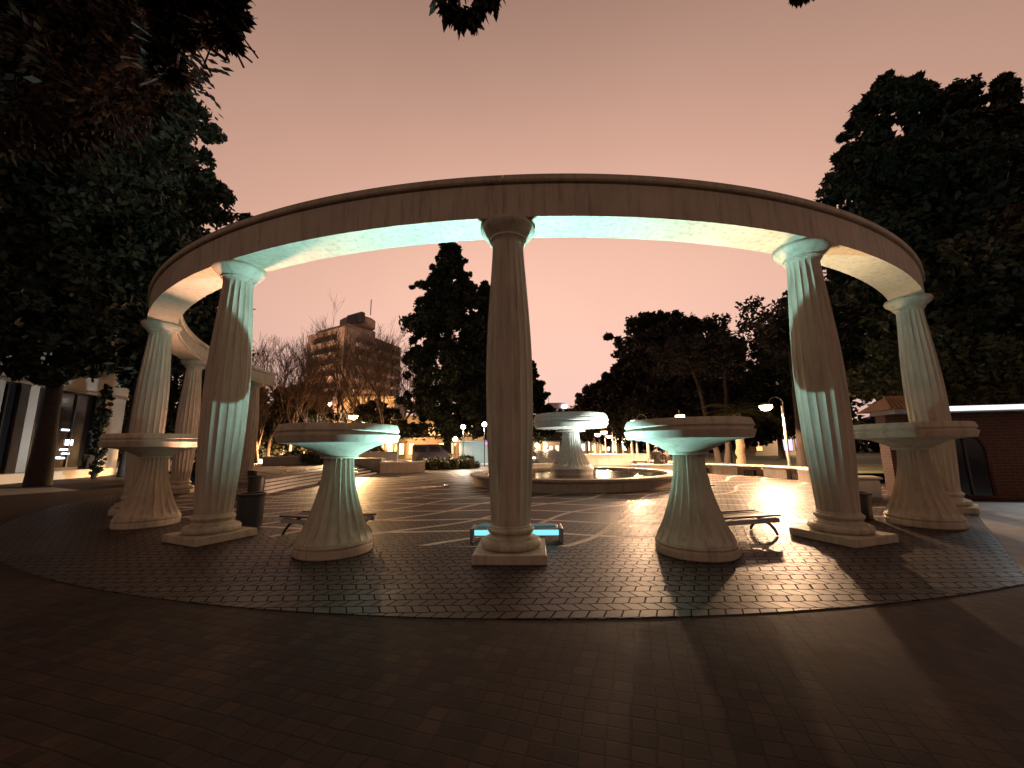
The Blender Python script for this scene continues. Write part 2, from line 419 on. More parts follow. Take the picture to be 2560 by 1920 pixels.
# ------------------------------------------------------------------ benches, bins
def bench_thing(label, loc, rz, L=1.6, W=.62, z=.31):
    b = thing('slatted_bench', label, 'bench', loc, rz, 'low slatted benches behind the columns')
    for k in range(7):
        yy = -W / 2 + W * (k + .5) / 7; zz = z + .028 * (abs(k - 3) / 3) ** 2
        MB().box((0, yy, zz), (L, W / 7 - .016, .032), bev=.006).build('slat', WOOD, b)
    MB().box((0, -W / 2 + .01, z - .05), (L - .1, .03, .07), bev=.004).build('rail', RAIL, b)
    MB().box((0, W / 2 - .01, z - .05), (L - .1, .03, .07), bev=.004).build('rail', RAIL, b)
    for sx in (-1, 1):
        m_ = MB(); X = sx * (L / 2 - .09)
        arc = [(X, -W / 2 + .03 + .0, 0.015), (X, -W * .36, .10), (X, -W * .22, .175), (X, 0, .215), (X, W * .22, .175), (X, W * .36, .10), (X, W / 2 - .03, .015)]
        m_.tube(arc, [.022, .024, .028, .032, .028, .024, .022], 8)
        m_.tube([(X, 0, .215), (X, -W * .25, z - .05), (X, -W / 2 + .02, z - .02)], [.03, .024, .02], 8)
        m_.tube([(X, 0, .215), (X, W * .25, z - .05), (X, W / 2 - .02, z - .02)], [.03, .024, .02], 8)
        m_.build('leg_frame', IRON, b, 60)
    return b
pl = at_z(711, 1344); 
bench_thing('dark slatted bench with curved iron legs, beside the cyan bowl and the litter bin', (pl.x + .66, pl.y + .22, 0), R(-16), 1.65)
pr = at_z(1922, 1340)
bench_thing('slatted bench seen against lamp glare, between the bowl and the greyish column', (pr.x - .62, pr.y + .1, 0), R(14), 1.65)
p3_ = at_z(600, 1262)
bench_thing('slatted bench half hidden behind the round-shadowed greenish column', (p3_.x - .5, p3_.y + .3, 0), R(-52), 1.65)

def bin_thing(label, loc, h=.82, r=.24, rz=0):
    b = thing('litter_bin', label, 'litter bin', loc, rz, 'dark litter bins beside the columns')
    m_ = MB()
    m_.lathe([(r * .92, .02), (r * .94, .04), (r, h - .04), (r, h)], 28, capt=False)
    m_.lathe([(r - .02, h), (r - .03, h - .3), (.01, h - .32)], 28, capb=False)
    m_.build('body', DARKMETAL, b, 40)
    MB().lathe([(r + .012, h - .05), (r + .02, h - .04), (r + .02, h - .002), (r + .008, h + .012), (r - .03, h + .012), (r - .032, h - .04)], 28, capb=False, capt=False).build('rim', IRON, b, 40)
    MB().lathe([(r * .8, 0), (r * .98, .005), (r * .98, .03), (r * .9, .04)], 28).build('foot', IRON, b, 40)
    return b
g = at_z(606, 1322); bin_thing('dark litter bin right beside the round-shadowed greenish column', (g.x - .02, g.y + .22, 0), .66, .25)
g = at_z(629, 1241); bin_thing('dark bluish litter bin in front of the stepped wall end', (g.x, g.y + .2, 0), .66, .26)
g = at_z(2168, 1300); bin_thing('dark litter bin behind the greyish column, near the white stone block', (g.x, g.y + .2, 0), .52, .25)

# ------------------------------------------------------------------ floodlights in the paving
def flood(label, loc, colr, W, aim, cone=150, rad=.09, lens=6.):
    f_ = thing('floodlight', label, 'floodlight', loc, 0, 'floodlights set in the paving')
    MB().lathe([(.13, 0), (.135, .01), (.135, .045), (.125, .055), (.10, .055), (.10, .03)], 24, capt=False).build('housing', SILVER, f_, 40)
    lm = emis_mat('lens_glow', colr, lens)
    MB().lathe([(.10, .035), (.05, .045), (.005, .048)], 20, capb=False).build('lens', lm, f_, 40)
    light('lamp_light', f_, (0, 0, .10), W, colr, rad, 'SPOT', aim, cone, 1.)
    return f_
CYAN, PINK, WARMW, COOL = (.47, 1.0, 1.06), (1., .53, .36), (1., .69, .40), (.84, 1., .96)
def inside(a, d=.62): return pol(a, RC - d, .0)
lb_ = thing('light_bar', 'low bar-shaped cyan floodlight on two end brackets, right behind the middle column', 'floodlight', (.05, 6.84, 0), R(-2))
MB().box((0, .0, .165), (1.42, .34, .13), bev=.02).build('housing', SILVER, lb_, 30)
MB().box((0, -.172, .165), (1.38, .02, .085), bev=.006).build('lens', emis_mat('cyan_lens', (.30, .92, 1.), 1.0), lb_, 0)
MB().box((0, .05, .243), (1.30, .22, .02), bev=.006).build('top_glass', emis_mat('cyan_top', (.2, .6, .65), .12), lb_, 0)
for sx_ in (-1, 1): MB().box((sx_ * .735, .0, .1175), (.05, .38, .235), bev=.012).build('bracket', SILVER, lb_, 30)
light('lamp_light', lb_, (-.05, .06, .31), 3100, CYAN, .05, 'SPOT', (0, .05, 1), 174, 1.)
flood('pink floodlight behind the round-shadowed greenish column', inside(-31.4, .52), PINK, 2600, (.22, -.08, 1), 74)
flood('warm white floodlight behind the greyish column', inside(19.1, .62), WARMW, 1700, (-.05, 0, 1), 82)
flood('dim warm floodlight behind the brown column by the brick kiosk', inside(40.7, .62), WARMW, 400, (-.2, -.15, 1), 74)
flood('pink floodlight behind the pink-edged column', inside(-47.7, .62), PINK, 1050, (-.05, .12, 1), 80)
flood('pink floodlight beside the fountain pool, shining towards the left columns', (-2.75, 16.6, 0), PINK, 900, (-.85, -.35, .12), 70)
g = at_z(683, 1226); flood('bright uplight in the paving beside the stepped wall end', (g.x, g.y, 0), (1., .86, .55), 60, (-.55, .3, 1), 150, .08, 25.)
g = pol(-90.2, RC - .8); flood('warm floodlight at the foot of the end column', (g.x, g.y - .1, 0), (1., .80, .48), 700, (-.35, 0, 1), 120)
flood('cool white floodlight beside the fountain pool', (FX + 5.0, FY - 2.6, 0), COOL, 9500, (-.8, .4, .50), 60)

# ------------------------------------------------------------------ street lamps
GLASS_WARM = emis_mat('lamp_glow', (1., .70, .36), 30.)
GLASS_WHITE = emis_mat('globe_glow', (1., .88, .72), 22.)
SODIUM = (1., .60, .34)
def ring_lamp(label, base, side, h=3.32, rr=.31, W=320, glow=1., rz=None):
    d = Vector((math.cos(side), math.sin(side), 0))
    l_ = thing('street_lamp', label, 'street lamp', base, side, 'ring-topped street lamps along the plaza')
    MB().lathe([(.11, 0), (.11, .04), (.075, .07), (.065, .6), (.058, h - .15), (.058, h), (.03, h + .02)], 16).build('pole', POLE, l_, 40)
    pts_ = [(rr * math.cos(w) + rr * .85, 0, h + rr * math.sin(w) + .12) for w in np.linspace(R(205), R(-40), 26)]
    MB().tube(pts_, .02, 8).build('ring_arm', POLE, l_, 60)
    hx = 2 * rr + .1
    MB().lathe([(.02, h + .16), (.10, h + .15), (.25, h + .10), (.29, h + .045), (.28, h + .035), (.02, h + .035)], 24, c=(hx, 0, 0)).build('lamp_hood', POLE, l_, 40)
    MB().lathe([(.27, h + .03), (.27, h - .05), (.21, h - .14), (.11, h - .20), (.005, h - .21)], 24, c=(hx, 0, 0), capb=False).build('lamp_bulb', GLASS_WARM, l_, 60)
    light('lamp_light', l_, (hx, 0, h - .38), W * 14, SODIUM, .14, 'SPOT', (0, 0, -1), 163.2 if W > 220 else 170, .05)
    return l_
g = at_z(1978, 1196)
ring_lamp('nearest ring-topped street lamp, glaring beside the greyish column', (g.x, g.y, 0), R(180 - 8), 3.36, .31, 300)
def lamp_px(label, px, py, Y, side, W, h=None):
    p = at_y(px, py, Y)
    hh = (h or (p.z + .08)); hx = .72
    return ring_lamp(label, (p.x - math.cos(side) * hx, p.y - math.sin(side) * hx, 0), side, hh, .31, W)
lamp_px('ring-topped lamp glowing just above the cyan bowl, left of its rim', 1587, 1056, 25.5, R(178), 215)
lamp_px('ring-topped lamp seen edge-on above the middle of the cyan bowl', 1700, 1043, 24.5, R(250), 215)
for k, (px, py, Y, sd) in enumerate([(1510, 1082, 33, 182), (1494, 1088, 37, 178), (1522, 1092, 41, 184), (1541, 1096, 46, 180), (1557, 1099, 52, 178)]):
    lamp_px(['largest lamp of the far row beyond the fountain bowl', 'lamp of the far row closest to the fountain bowl', 'third lamp of the far row beyond the fountain', 'fourth lamp of the far row beyond the fountain', 'smallest lamp at the end of the far row'][k], px, py, Y, R(sd), 170)
def globe_lamp(label, px, py, Y, W=160, colr=(1., .85, .66), r=.2, mat=GLASS_WHITE):
    p = at_y(px, py, Y)
    l_ = thing('globe_lamp', label, 'street lamp', (p.x, p.y, 0), 0, 'globe street lamps among the trees')
    MB().lathe([(.10, 0), (.10, .05), (.05, .1), (.04, p.z - r), (.07, p.z - r + .03)], 12).build('pole', DARKMETAL, l_, 40)
    MB().lathe([(max(.01, r * math.sin(w)), p.z - r * math.cos(w)) for w in np.linspace(.15, PI, 12)], 18).build('globe', mat, l_, 60)
    light('lamp_light', l_, (0, -.05, p.z - r - .16), W * 7, colr, .15, 'SPOT', (0, 0, -1), 168, .4)
    return l_
globe_lamp('white globe lamp close to the middle column, over the glass kiosk', 1211, 1061, 33, 200)
globe_lamp('white globe lamp over the shrubs, left of the glass kiosk', 1158, 1067, 34, 200)
globe_lamp('low warm globe lamp left of the glass kiosk', 1138, 1098, 37, 200, SODIUM, .22, GLASS_WARM)
globe_lamp('warm globe lamp under the fountain bowl, nearest the middle column', 1342, 1113, 62, 450, SODIUM, .3, GLASS_WARM)
globe_lamp('warm globe lamp under the fountain bowl, beside its pedestal', 1364, 1113, 60, 450, SODIUM, .3, GLASS_WARM)
globe_lamp('small globe lamp right of the cyan bowl, under the conifer', 995, 1090, 46, 300, SODIUM, .16, GLASS_WARM)
# tall arm lamps before the arcade building
def arm_lamp(label, px, py, Y, W, dx, mat, colr, r=.3):
    p = at_y(px, py, Y)
    l_ = thing('arm_street_lamp', label, 'street lamp', (p.x - dx, p.y, 0), 0)
    MB().tube([(0, 0, 0), (0, 0, p.z - .5), (0, 0, p.z + .25), (dx * .3, 0, p.z + .42), (dx, 0, p.z + .3)], [.10, .08, .06, .05, .045], 10).build('pole', POLE, l_, 60)
    MB().lathe([(.03, p.z + .32), (r * .7, p.z + .26), (r, p.z + .12), (r * .98, p.z + .10), (.03, p.z + .10)], 16, c=(dx, 0, 0)).build('lamp_hood', POLE, l_, 40)
    MB().lathe([(r * .92, p.z + .09), (r * .8, p.z - .12), (r * .4, p.z - .25), (.01, p.z - .28)], 16, c=(dx, 0, 0), capb=False).build('lamp_bulb', mat, l_, 60)
    light('lamp_light', l_, (dx, -.1, p.z - .40), W * 4, colr, .25, 'SPOT', (0, 0, -1), 170, .3)
arm_lamp('glaring orange street lamp on an arm before the arcaded building', 883, 1042, 40, 24000, 1.9, emis_mat('orange_glow', (1., .66, .3), 60), (1., .55, .22), .48)
arm_lamp('pale street lamp hanging left of the arcaded building', 824, 1009, 42, 260, -1.4, GLASS_WHITE, (1, .9, .75), .22)

# ------------------------------------------------------------------ steps and terrace on the left
A, T0, FAR = at_z(641, 1240), at_z(744, 1217), at_z(944, 1184)
st = thing('stone_steps', 'pale stone steps with two ramp strips, by the end column', 'steps', (0, 0, 0))
NS, RISE = 4, .135
mb = MB()
cheek_dir = (A - T0)
for k in range(NS):
    f_ = k / NS
    tip = T0 + cheek_dir * (f_ * .80); far = FAR + Vector((-.42 * k, .1 * k, 0))
    back_far = FAR + Vector((-3.2, 3., 0)); a0 = A + Vector((-.02 * k, .0, 0))
    L4 = Vector((-13.1, 19.4, 0))
    MB().prism([(a0.x, a0.y), (tip.x, tip.y), (far.x, far.y), (back_far.x, back_far.y), (L4.x + .2 + .02 * k, L4.y + .6)], k * RISE + (.0 if k == 0 else .002), (k + 1) * RISE).build('step', STONE2, st, 0)
    tz = (k + 1) * RISE; o_ = .035
    MB().prism([(a0.x + o_, a0.y - o_), (tip.x + o_, tip.y - o_ * .3), (far.x + o_, far.y), (back_far.x, back_far.y), (L4.x + .2 + .02 * k, L4.y + .6)], tz - .028, tz + .006).build('tread', IRON if k < 3 else WOOD, st, 0)  # dark wet tread; its thick dark nosing also paints the shadow line
# pram ramps lying over the flight
for u in (.18, .36):
    m_ = MB()
    t0 = T0 + (FAR - T0) * u
    tp = Vector((t0.x - 1.75, t0.y + .3, 0)); wv = (FAR - T0).normalized() * .32
    m_.add([t0 + Vector((.25, 0, .02)), t0 + wv + Vector((.25, 0, .02)), tp + wv + Vector((0, 0, NS * RISE + .06)), tp + Vector((0, 0, NS * RISE + .06)),
            t0 + Vector((.25, 0, .0)), t0 + wv + Vector((.25, 0, .0)), tp + wv + Vector((0, 0, .3)), tp + Vector((0, 0, .3))], [(0, 1, 2, 3), (7, 6, 5, 4), (0, 4, 5, 1), (1, 5, 6, 2), (2, 6, 7, 3), (3, 7, 4, 0)])
    m_.build('ramp_strip', STONE3, st, 0)
# upper terrace slab
TZ = NS * RISE + .022
bf = FAR + Vector((-3.2, 3., 0))
struct(MB().prism([(-13.1, 20.0), (A.x - 1.2, A.y + 2.9), (bf.x + 1., bf.y - .6), (bf.x + 2, 34), (-16, 44), (-19.5, 44), (-19.5, 27), (-17, 21.6)], .02, TZ), 'terrace', PAVE)
def low_wall(label, p0, p1, h=.55, t_=.45, mat=STONE3, z=0., cap=True, name='low_wall', cat='low wall'):
    p0, p1 = Vector(p0), Vector(p1); d = p1 - p0; rz = math.atan2(d.y, d.x); c = (p0 + p1) / 2
    w_ = thing(name, label, cat, (c.x, c.y, z), rz)
    MB().box((0, 0, (h - .08) / 2), (d.length, t_, h - .08), bev=.01).build('wall_body', mat, w_, 0)
    if cap: MB().box((0, 0, h - .04 + .002), (d.length + .06, t_ + .08, .08), bev=.012).build('coping', STONE2, w_, 0)
    return w_
g0, g1 = at_z(948, 1184), at_z(1060, 1180)
low_wall('low brown stone wall running from the steps towards the hedge', g0, g1, .72)
w0 = at_z(876, 1172, .5); w1 = at_z(944, 1183, .0)
low_wall('pale sloped parapet at the far end of the steps', (FAR.x - 2.6, FAR.y + .9, 0), (FAR.x + .2, FAR.y + .35, 0), .98, .4, STONE2)
g0, g1 = at_y(655, 1165, 27), at_y(860, 1158, 30)
low_wall('low planter wall on the terrace, behind the steps', (g0.x, g0.y, 0), (g1.x, g1.y, 0), .6, .4, STONE3, TZ)
g0, g1 = at_y(880, 1110, 36), at_y(1000, 1140, 36)
low_wall('long yellow-lit wall behind the low brown wall', (g0.x, 36, 0), (g1.x - .2, 36, 0), 1.35, .4, STONE2)

# ------------------------------------------------------------------ right planter wall with seats
pw = [at_z(1590, 1166), at_z(1770, 1184), at_z(1900, 1191), at_z(2030, 1203), at_z(2075, 1210)]
wl = thing('planter_wall', 'long pale planter wall with recessed seats behind the nearest street lamp', 'planter wall', (0, 0, 0))
for i in range(len(pw) - 1):
    a_, b_ = pw[i], pw[i + 1]; d = (b_ - a_); L = d.length; dn = d.normalized(); nrm = Vector((dn.y, -dn.x, 0))
    if nrm.y > 0: nrm = -nrm
    rz = math.atan2(d.y, d.x)
    c = (a_ + b_) / 2 - nrm * .35
    MB().box((c.x, c.y, .23), (L, .3, .46), rz).build('wall_body', STONE3, wl, 0)
    c2 = (a_ + b_) / 2 - nrm * .18
    MB().box((c2.x, c2.y, .50), (L + .02, .72, .07), rz, bev=.012).build('coping', STONE2, wl, 0)
    k = 0; s_ = .25
    while s_ < L - .6:
        seg = min(1.5, L - s_)
        q = a_ + dn * (s_ + seg / 2) - nrm * .08
        if k % 2 == 0:
            MB().box((q.x, q.y, .22), (seg - .12, .26, .44), rz, bev=.008).build('panel', STONE2, wl, 0)
        else:
            MB().box((q.x, q.y + .02, .14), (seg - .5, .22, .28), rz, bev=.008).build('recess_block', IRON, wl, 0)
        s_ += seg; k += 1
gp = [pw[0] + Vector((0, .9, 0)), pw[1] + Vector((.6, .6, 0)), pw[2] + Vector((.7, .5, 0)), pw[3] + Vector((.8, .4, 0)), pw[4] + Vector((.8, .3, 0)), (26, 14.5, 0), (40, 24, 0), (40, 60, 0), (20, 60, 0)]
struct(MB().add([(p[0], p[1], .38) for p in gp], [tuple(range(len(gp)))]), 'lawn', GRASSM)
struct(MB().add([(-13, 31, .01), (-2.5, 31.5, .01), (-4, 44, .01), (-14, 44, .01)], [(0, 1, 2, 3)]), 'flower_bed', GRASSM)
# far walls and seats beyond the pool
g0, g1 = at_z(1462, 1164), at_z(1640, 1166)
low_wall('pale wall with dark openings beyond the pool, below the lamp row', (g0.x, g0.y + .5, 0), (g1.x, g1.y + 1.5, 0), .95, .5, STONE2)
for k, px in enumerate((1548, 1577, 1600)):
    q = at_z(px, 1164)
g0, g1 = at_z(1330, 1168), at_z(1476, 1170)
low_wall('long low pale kerb wall behind the fountain pool', (g0.x, g0.y, 0), (g1.x, g1.y, 0), .28, .5, STONE2)
sb = at_z(1640, 1180); SEATY = sb.y
se = thing('stone_bench', 'pale stone seat with a dark base, beyond the pool where two people sit', 'seat', (sb.x + .3, sb.y, 0), R(-4))
MB().box((0, 0, .19), (3.0, .42, .38), bev=.01).build('seat_base', STONE3, se, 0)
MB().box((0, 0, .425), (3.3, .60, .09), bev=.015).build('seat_top', STONE2, se, 0)
# white stone block on the right
q = at_z(2166, 1246)
sk = thing('stone_block', 'white rounded stone block beside the greyish column, behind the litter bin', 'stone block', (q.x, q.y + .3, 0), R(-28))
MB().box((0, 0, .27), (.95, .7, .54), bev=.05).build('block_body', STONE2, sk, 30)
MB().box((0, 0, .565), (1.08, .82, .07), bev=.03).build('block_top', STONE2, sk, 30)

# ramp going up in the middle distance
mb = MB(); a0, a1 = at_z(1335, 1167), at_z(1452, 1167)
y0, y1 = a0.y, 62
mb.add([(a0.x + .8, y0 + 1.5, .006), (a1.x - .4, y0 + 1.5, .006), (6.8, y1, 1.25), (3.2, y1, 1.25)], [(0, 1, 2, 3)])
mb.add([(a0.x + .8, y0 + 1.5, 0), (3.2, y1, 0), (3.2, y1, 1.25)], [(0, 1, 2)]); mb.add([(a1.x - .4, y0 + 1.5, 0), (6.8, y1, 1.25), (6.8, y1, 0)], [(0, 1, 2)])
struct(mb, 'park_path', PAVE)

# ------------------------------------------------------------------ foliage
rng = np.random.default_rng(11)
def cards(P, size, elong=1.8, seed=0, up=.0):
    P = np.asarray(P, float); n = len(P); r_ = np.random.default_rng(seed)
    a = r_.normal(size=(n, 3)); a[:, 2] += up; a /= np.linalg.norm(a, axis=1)[:, None]
    b = np.cross(a, r_.normal(size=(n, 3))); b /= np.linalg.norm(b, axis=1)[:, None] + 1e-9
    s = size * (.6 + .8 * r_.random(n))[:, None]
    v = np.empty((n, 4, 3))
    v[:, 0] = P - a * s * elong / 2; v[:, 1] = P + b * s * .5 - a * s * .05; v[:, 2] = P + a * s * elong / 2; v[:, 3] = P - b * s * .5 - a * s * .05
    return v.reshape(-1, 3)
def card_mesh(name, V, mat, parent):
    n = len(V) // 4
    me = bpy.data.meshes.new(name); me.vertices.add(len(V)); me.vertices.foreach_set('co', V.astype(np.float32).ravel())
    me.loops.add(n * 4); me.loops.foreach_set('vertex_index', np.arange(n * 4, dtype=np.int32))
    me.polygons.add(n); me.polygons.foreach_set('loop_start', np.arange(0, n * 4, 4, dtype=np.int32))
    try: me.polygons.foreach_set('loop_total', np.full(n, 4, dtype=np.int32))
    except Exception: pass
    me.materials.append(mat); me.update(calc_edges=True)
    o = bpy.data.objects.new(name, me); col.objects.link(o); o.parent = parent
    return o
def clumps(cent, rad, per, r_):
    cent = np.asarray(cent); rad = np.asarray(rad)
    d = r_.normal(size=(len(cent), per, 3)); d /= np.linalg.norm(d, axis=2)[..., None]
    d *= (r_.random((len(cent), per, 1)) ** .55) * (1 + .5 * r_.random((len(cent), per, 1)) ** 5)
    an = .65 + .7 * r_.random((len(cent), 1, 3)); an[..., 2] *= .85; d *= an
    return (cent[:, None, :] + d * rad[:, None, None]).reshape(-1, 3)
def trunk_mb(h, r0, r1, lean=(0, 0), n=9, seed=0):
    r_ = random.Random(seed); pts_, rad = [], []
    for i in range(n):
        f_ = i / (n - 1)
        pts_.append((lean[0] * f_ + r_.uniform(-.12, .12) * f_ * r0 * 4, lean[1] * f_ + r_.uniform(-.12, .12) * f_ * r0 * 4, h * f_))
        rad.append((r0 * (1 - f_) + r1 * f_) * (1.35 if i == 0 else 1))
    return MB().tube(pts_, rad, 10), pts_
def tree(label, x, y, h, z0, rad, prof='cone', leaf=.32, ncl=240, per=90, mat=LEAF_DARK, trunk_r=.28, seed=1, cs=.9, group=None, name='conifer_tree', cat='tree', bark=BARK, zg=0., sq=1.):
    r_ = np.random.default_rng(seed)
    T = thing(name, label, cat, (x, y, zg), 0, group)
    mb, tp = trunk_mb(h * .93, trunk_r, .04, seed=seed)
    for k in range(10):
        f_ = .25 + .6 * k / 10; z = max(z0, h * f_); a = r_.random() * 2 * PI; rr = rad * (.5 if prof != 'cone' else .75 * (1 - f_) + .1)
        mb.tube([(0, 0, z), (rr * .5 * math.cos(a), rr * .5 * math.sin(a), z + rr * .2), (rr * math.cos(a), rr * math.sin(a), z + rr * .3)], [trunk_r * .4 * (1 - f_) + .02, .03, .015], 6)
    mb.build('trunk', bark, T, 60)
    f = r_.random(ncl) ** .85
    z = z0 + (h - z0) * f
    if prof == 'cone': R0 = rad * (1 - f) ** .75 + .12
    elif prof == 'column': R0 = rad * np.minimum(1, np.minimum((f + .04) * 5, ((1 - f) * 5.5) ** .6)) + .08
    elif prof == 'broad': R0 = rad * (1 - f) ** .55 * np.minimum(1, .75 + f) + .12
    elif prof == 'spire': R0 = rad * (np.minimum(1, (f + .1) * 4) * (1 - f ** 2.2) ** .8) + .1
    else: R0 = rad * np.sqrt(np.clip(1 - (2 * f - .95) ** 2, .03, 1))
    # lobes that make the outline uneven
    a = r_.random(ncl) * 2 * PI
    lob = 1 + .22 * np.sin(a * 3 + f * 9 + seed) + .16 * np.sin(a * 2 - f * 17 + seed * 2) + .12 * np.sin(f * 31 + seed)
    rho = R0 * lob * (.30 + .66 * r_.random(ncl) ** .5)
    tuft = r_.random(ncl) < .3
    rho = np.where(tuft, R0 * lob * (.96 + .26 * r_.random(ncl)), rho)
    C_ = np.stack([rho * np.cos(a), rho * np.sin(a) * sq, z], 1)
    cr = cs * (.55 + .7 * r_.random(ncl)) * np.clip(R0 / max(rad, .1), .35, 1) * np.where(tuft, .5, 1.)
    leaf *= .62; per = int(per * 1.9)
    P = clumps(C_, cr, per, r_)
    card_mesh('crown', cards(P, leaf, 2.0, seed), mat, T)
    return T
# left mass
G1 = 'dark trees on the left of the colonnade'
tree('tallest dark conifer left of the colonnade, thick bare trunk before the white building', -23.0, 19.3, 27, 5.2, 3.6, 'column', .34, 420, 110, LEAF_DARK, .36, 3, 1.3, G1)
tree('dark conifer at the left edge of the view, behind the leafy overhanging tree', -24.5, 14.2, 24, 5.0, 5.0, 'column', .34, 420, 100, LEAF_DARK, .36, 4, 1.4, G1)
tree('dark conifer standing between the tallest left conifer and the white building', at_y(312, 1190, 25.5).x, 25.5, 22, 6.3, 4.0, 'column', .36, 330, 90, LEAF_DARK, .3, 5, 1.3, G1)
tree('dark conifer seen through the gap behind the pink-edged column', -30.8, 35, 16.5, 3, 3.8, 'spire', .36, 240, 80, LEAF_DARK, .3, 6, 1.1, G1)
q = at_z(233, 1196, LOW); tree('narrow dark cypress shrub against the bright white wall', q.x, q.y, 5.8, .2, .30, 'spire', .14, 90, 45, LEAF_DARK, .1, 7, .2, None, 'cypress', 'cypress', zg=LOW)
# right mass
G2 = 'dark trees on the right behind the colonnade'
q = at_y(2205, 215, 17.5); tree('dark conifer with a rounded top behind the right end of the ring beam', q.x, 17.5, q.z, 4.0, 4.3, 'broad', .30, 420, 110, LEAF_DARK, .34, 13, 1.1, G2)
q = at_y(2388, 232, 18.5); tree('dark conifer with a flat ragged top, right of the round-topped dark conifer', q.x, 18.5, q.z, 4.2, 3.3, 'broad', .30, 400, 110, LEAF_DARK, .34, 14, 1.1, G2)
q = at_y(2492, 200, 19.5); tree('pointed dark cypress at the right edge of the view', q.x + .2, 19.5, q.z, 2.8, 1.75, 'spire', .28, 280, 110, LEAF_DARK, .3, 15, .85, G2)
q = at_y(2290, 470, 22.5); tree('wide dark conifer filling the gap below the rounded and ragged tops', q.x, 22.5, q.z, 3.0, 4.6, 'round', .34, 330, 100, LEAF_DARK, .3, 117, 1.3, G2)
q = at_y(2510, 430, 22); tree('dark conifer low beside the pointed cypress', q.x, 22, q.z, 3.0, 4.2, 'round', .34, 280, 100, LEAF_DARK, .3, 118, 1.3, G2)
tree('dark conifer behind the brick kiosk, with lamp-lit lower leaves', 20.5, 13.8, 10.5, 3.4, 3.9, 'round', .24, 220, 110, LEAF_EVER, .25, 16, 1.0, G2)
tree('dark conifer between the two right-hand columns', 28., 25.5, 17, 2.5, 3.8, 'column', .34, 300, 100, LEAF_DARK, .3, 17, 1.3, G2)
q = at_y(1968, 690, 30); tree('slim tall cypress just left of the greyish column', q.x + .9, 30, q.z + .3, 1.5, 1.9, 'spire', .28, 230, 110, LEAF_DARK, .22, 18, .8, G2)
q = at_y(1900, 832, 33); tree('ragged dark conifer left of the slim tall cypress', q.x + .6, 33, q.z + .4, 2.4, 3.1, 'cone', .3, 210, 90, LEAF_DARK, .24, 19, 1.0, G2)
tree('small leafy tree with lamp-lit leaves behind the brown column', 16.2, 14.8, 5.9, 2.4, 2.1, 'round', .17, 120, 90, LEAF_MID, .12, 20, .65, G2, 'leafy_tree')
# centre conifers
q = at_y(1128, 612, 42)
tree('tall dark conifer rising left of the middle column', q.x - .1, 42, q.z + .2, 2.8, 5.2, 'broad', .36, 460, 110, LEAF_DARK, .4, 23, 1.25)
tree('slender dark conifer half hidden by the middle column, beside the tall conifer', -3.1, 45, 21.5, 2.6, 3.2, 'spire', .36, 260, 100, LEAF_DARK, .3, 24, 1.05)
q = at_y(1318, 915, 60); tree('dark conifer just right of the middle column', q.x - .1, 60, q.z + 1.6, 3.2, 4.2, 'cone', .4, 240, 90, LEAF_DARK, .3, 25, 1.2)
# the right-hand row, nearest first
G3 = 'dark conifers receding along the right of the park path'
for k, (px, py, Y, rr, pf, lb) in enumerate([(1640, 788, 45, 4.6, 'column', 'tallest ragged pine of the row beyond the cyan bowl'),
      (1722, 842, 49, 4.6, 'column', 'round-topped pine right of the tallest ragged pine'), (1562, 905, 58, 4.2, 'spire', 'pine with a thin spire, left of the tallest ragged pine'),
      (1520, 955, 68, 4.3, 'column', 'low dark conifer near the far end of the row'), (1486, 985, 82, 4.6, 'round', 'rounded dark tree at the far end of the row')]):
    q = at_y(px, py, Y)
    tree(lb, q.x, Y, q.z, 2.2, rr, pf, .40 + Y * .0012, 300, 95, LEAF_BACK, .3, 40 + k, 1.25, G3)
tree('dark round tree filling the row below the ragged pines', 14.2, 52, 9.5, 1.8, 4.4, 'round', .36, 230, 90, LEAF_BACK, .25, 46, 1.2, G3)
tree('dark bushy tree behind the palm', 22.5, 40, 8.2, 1.5, 4.4, 'round', .32, 230, 90, LEAF_BACK, .25, 47, 1.2, G3)
tree('dark bushy tree left of the palm', 15.8, 38, 7.0, 1.9, 3.4, 'round', .30, 190, 90, LEAF_BACK, .22, 48, 1.1, G3)
G4 = 'evergreen trees among the bare trees on the left'
tree('dark evergreen left of the arcaded building', -25.5, 47, 9.6, 1.2, 3.4, 'round', .32, 190, 85, LEAF_EVER, .25, 51, 1.1, G4)
tree('small evergreen before the lit windows, under the tall conifer', -14.6, 40, 5.2, .4, 1.4, 'cone', .2, 110, 70, LEAF_EVER, .1, 52, .6, G4)
tree('loose evergreen in front of the arcaded building, right of the glaring lamp', -16.3, 46, 7.2, 2.2, 2.6, 'round', .28, 130, 60, LEAF_EVER, .18, 53, .9, G4)
tree('dark evergreen behind the bare trees, left of the tower block', -38, 52, 11.5, 2.0, 5.2, 'round', .38, 220, 85, LEAF_EVER, .25, 54, 1.3, G4)

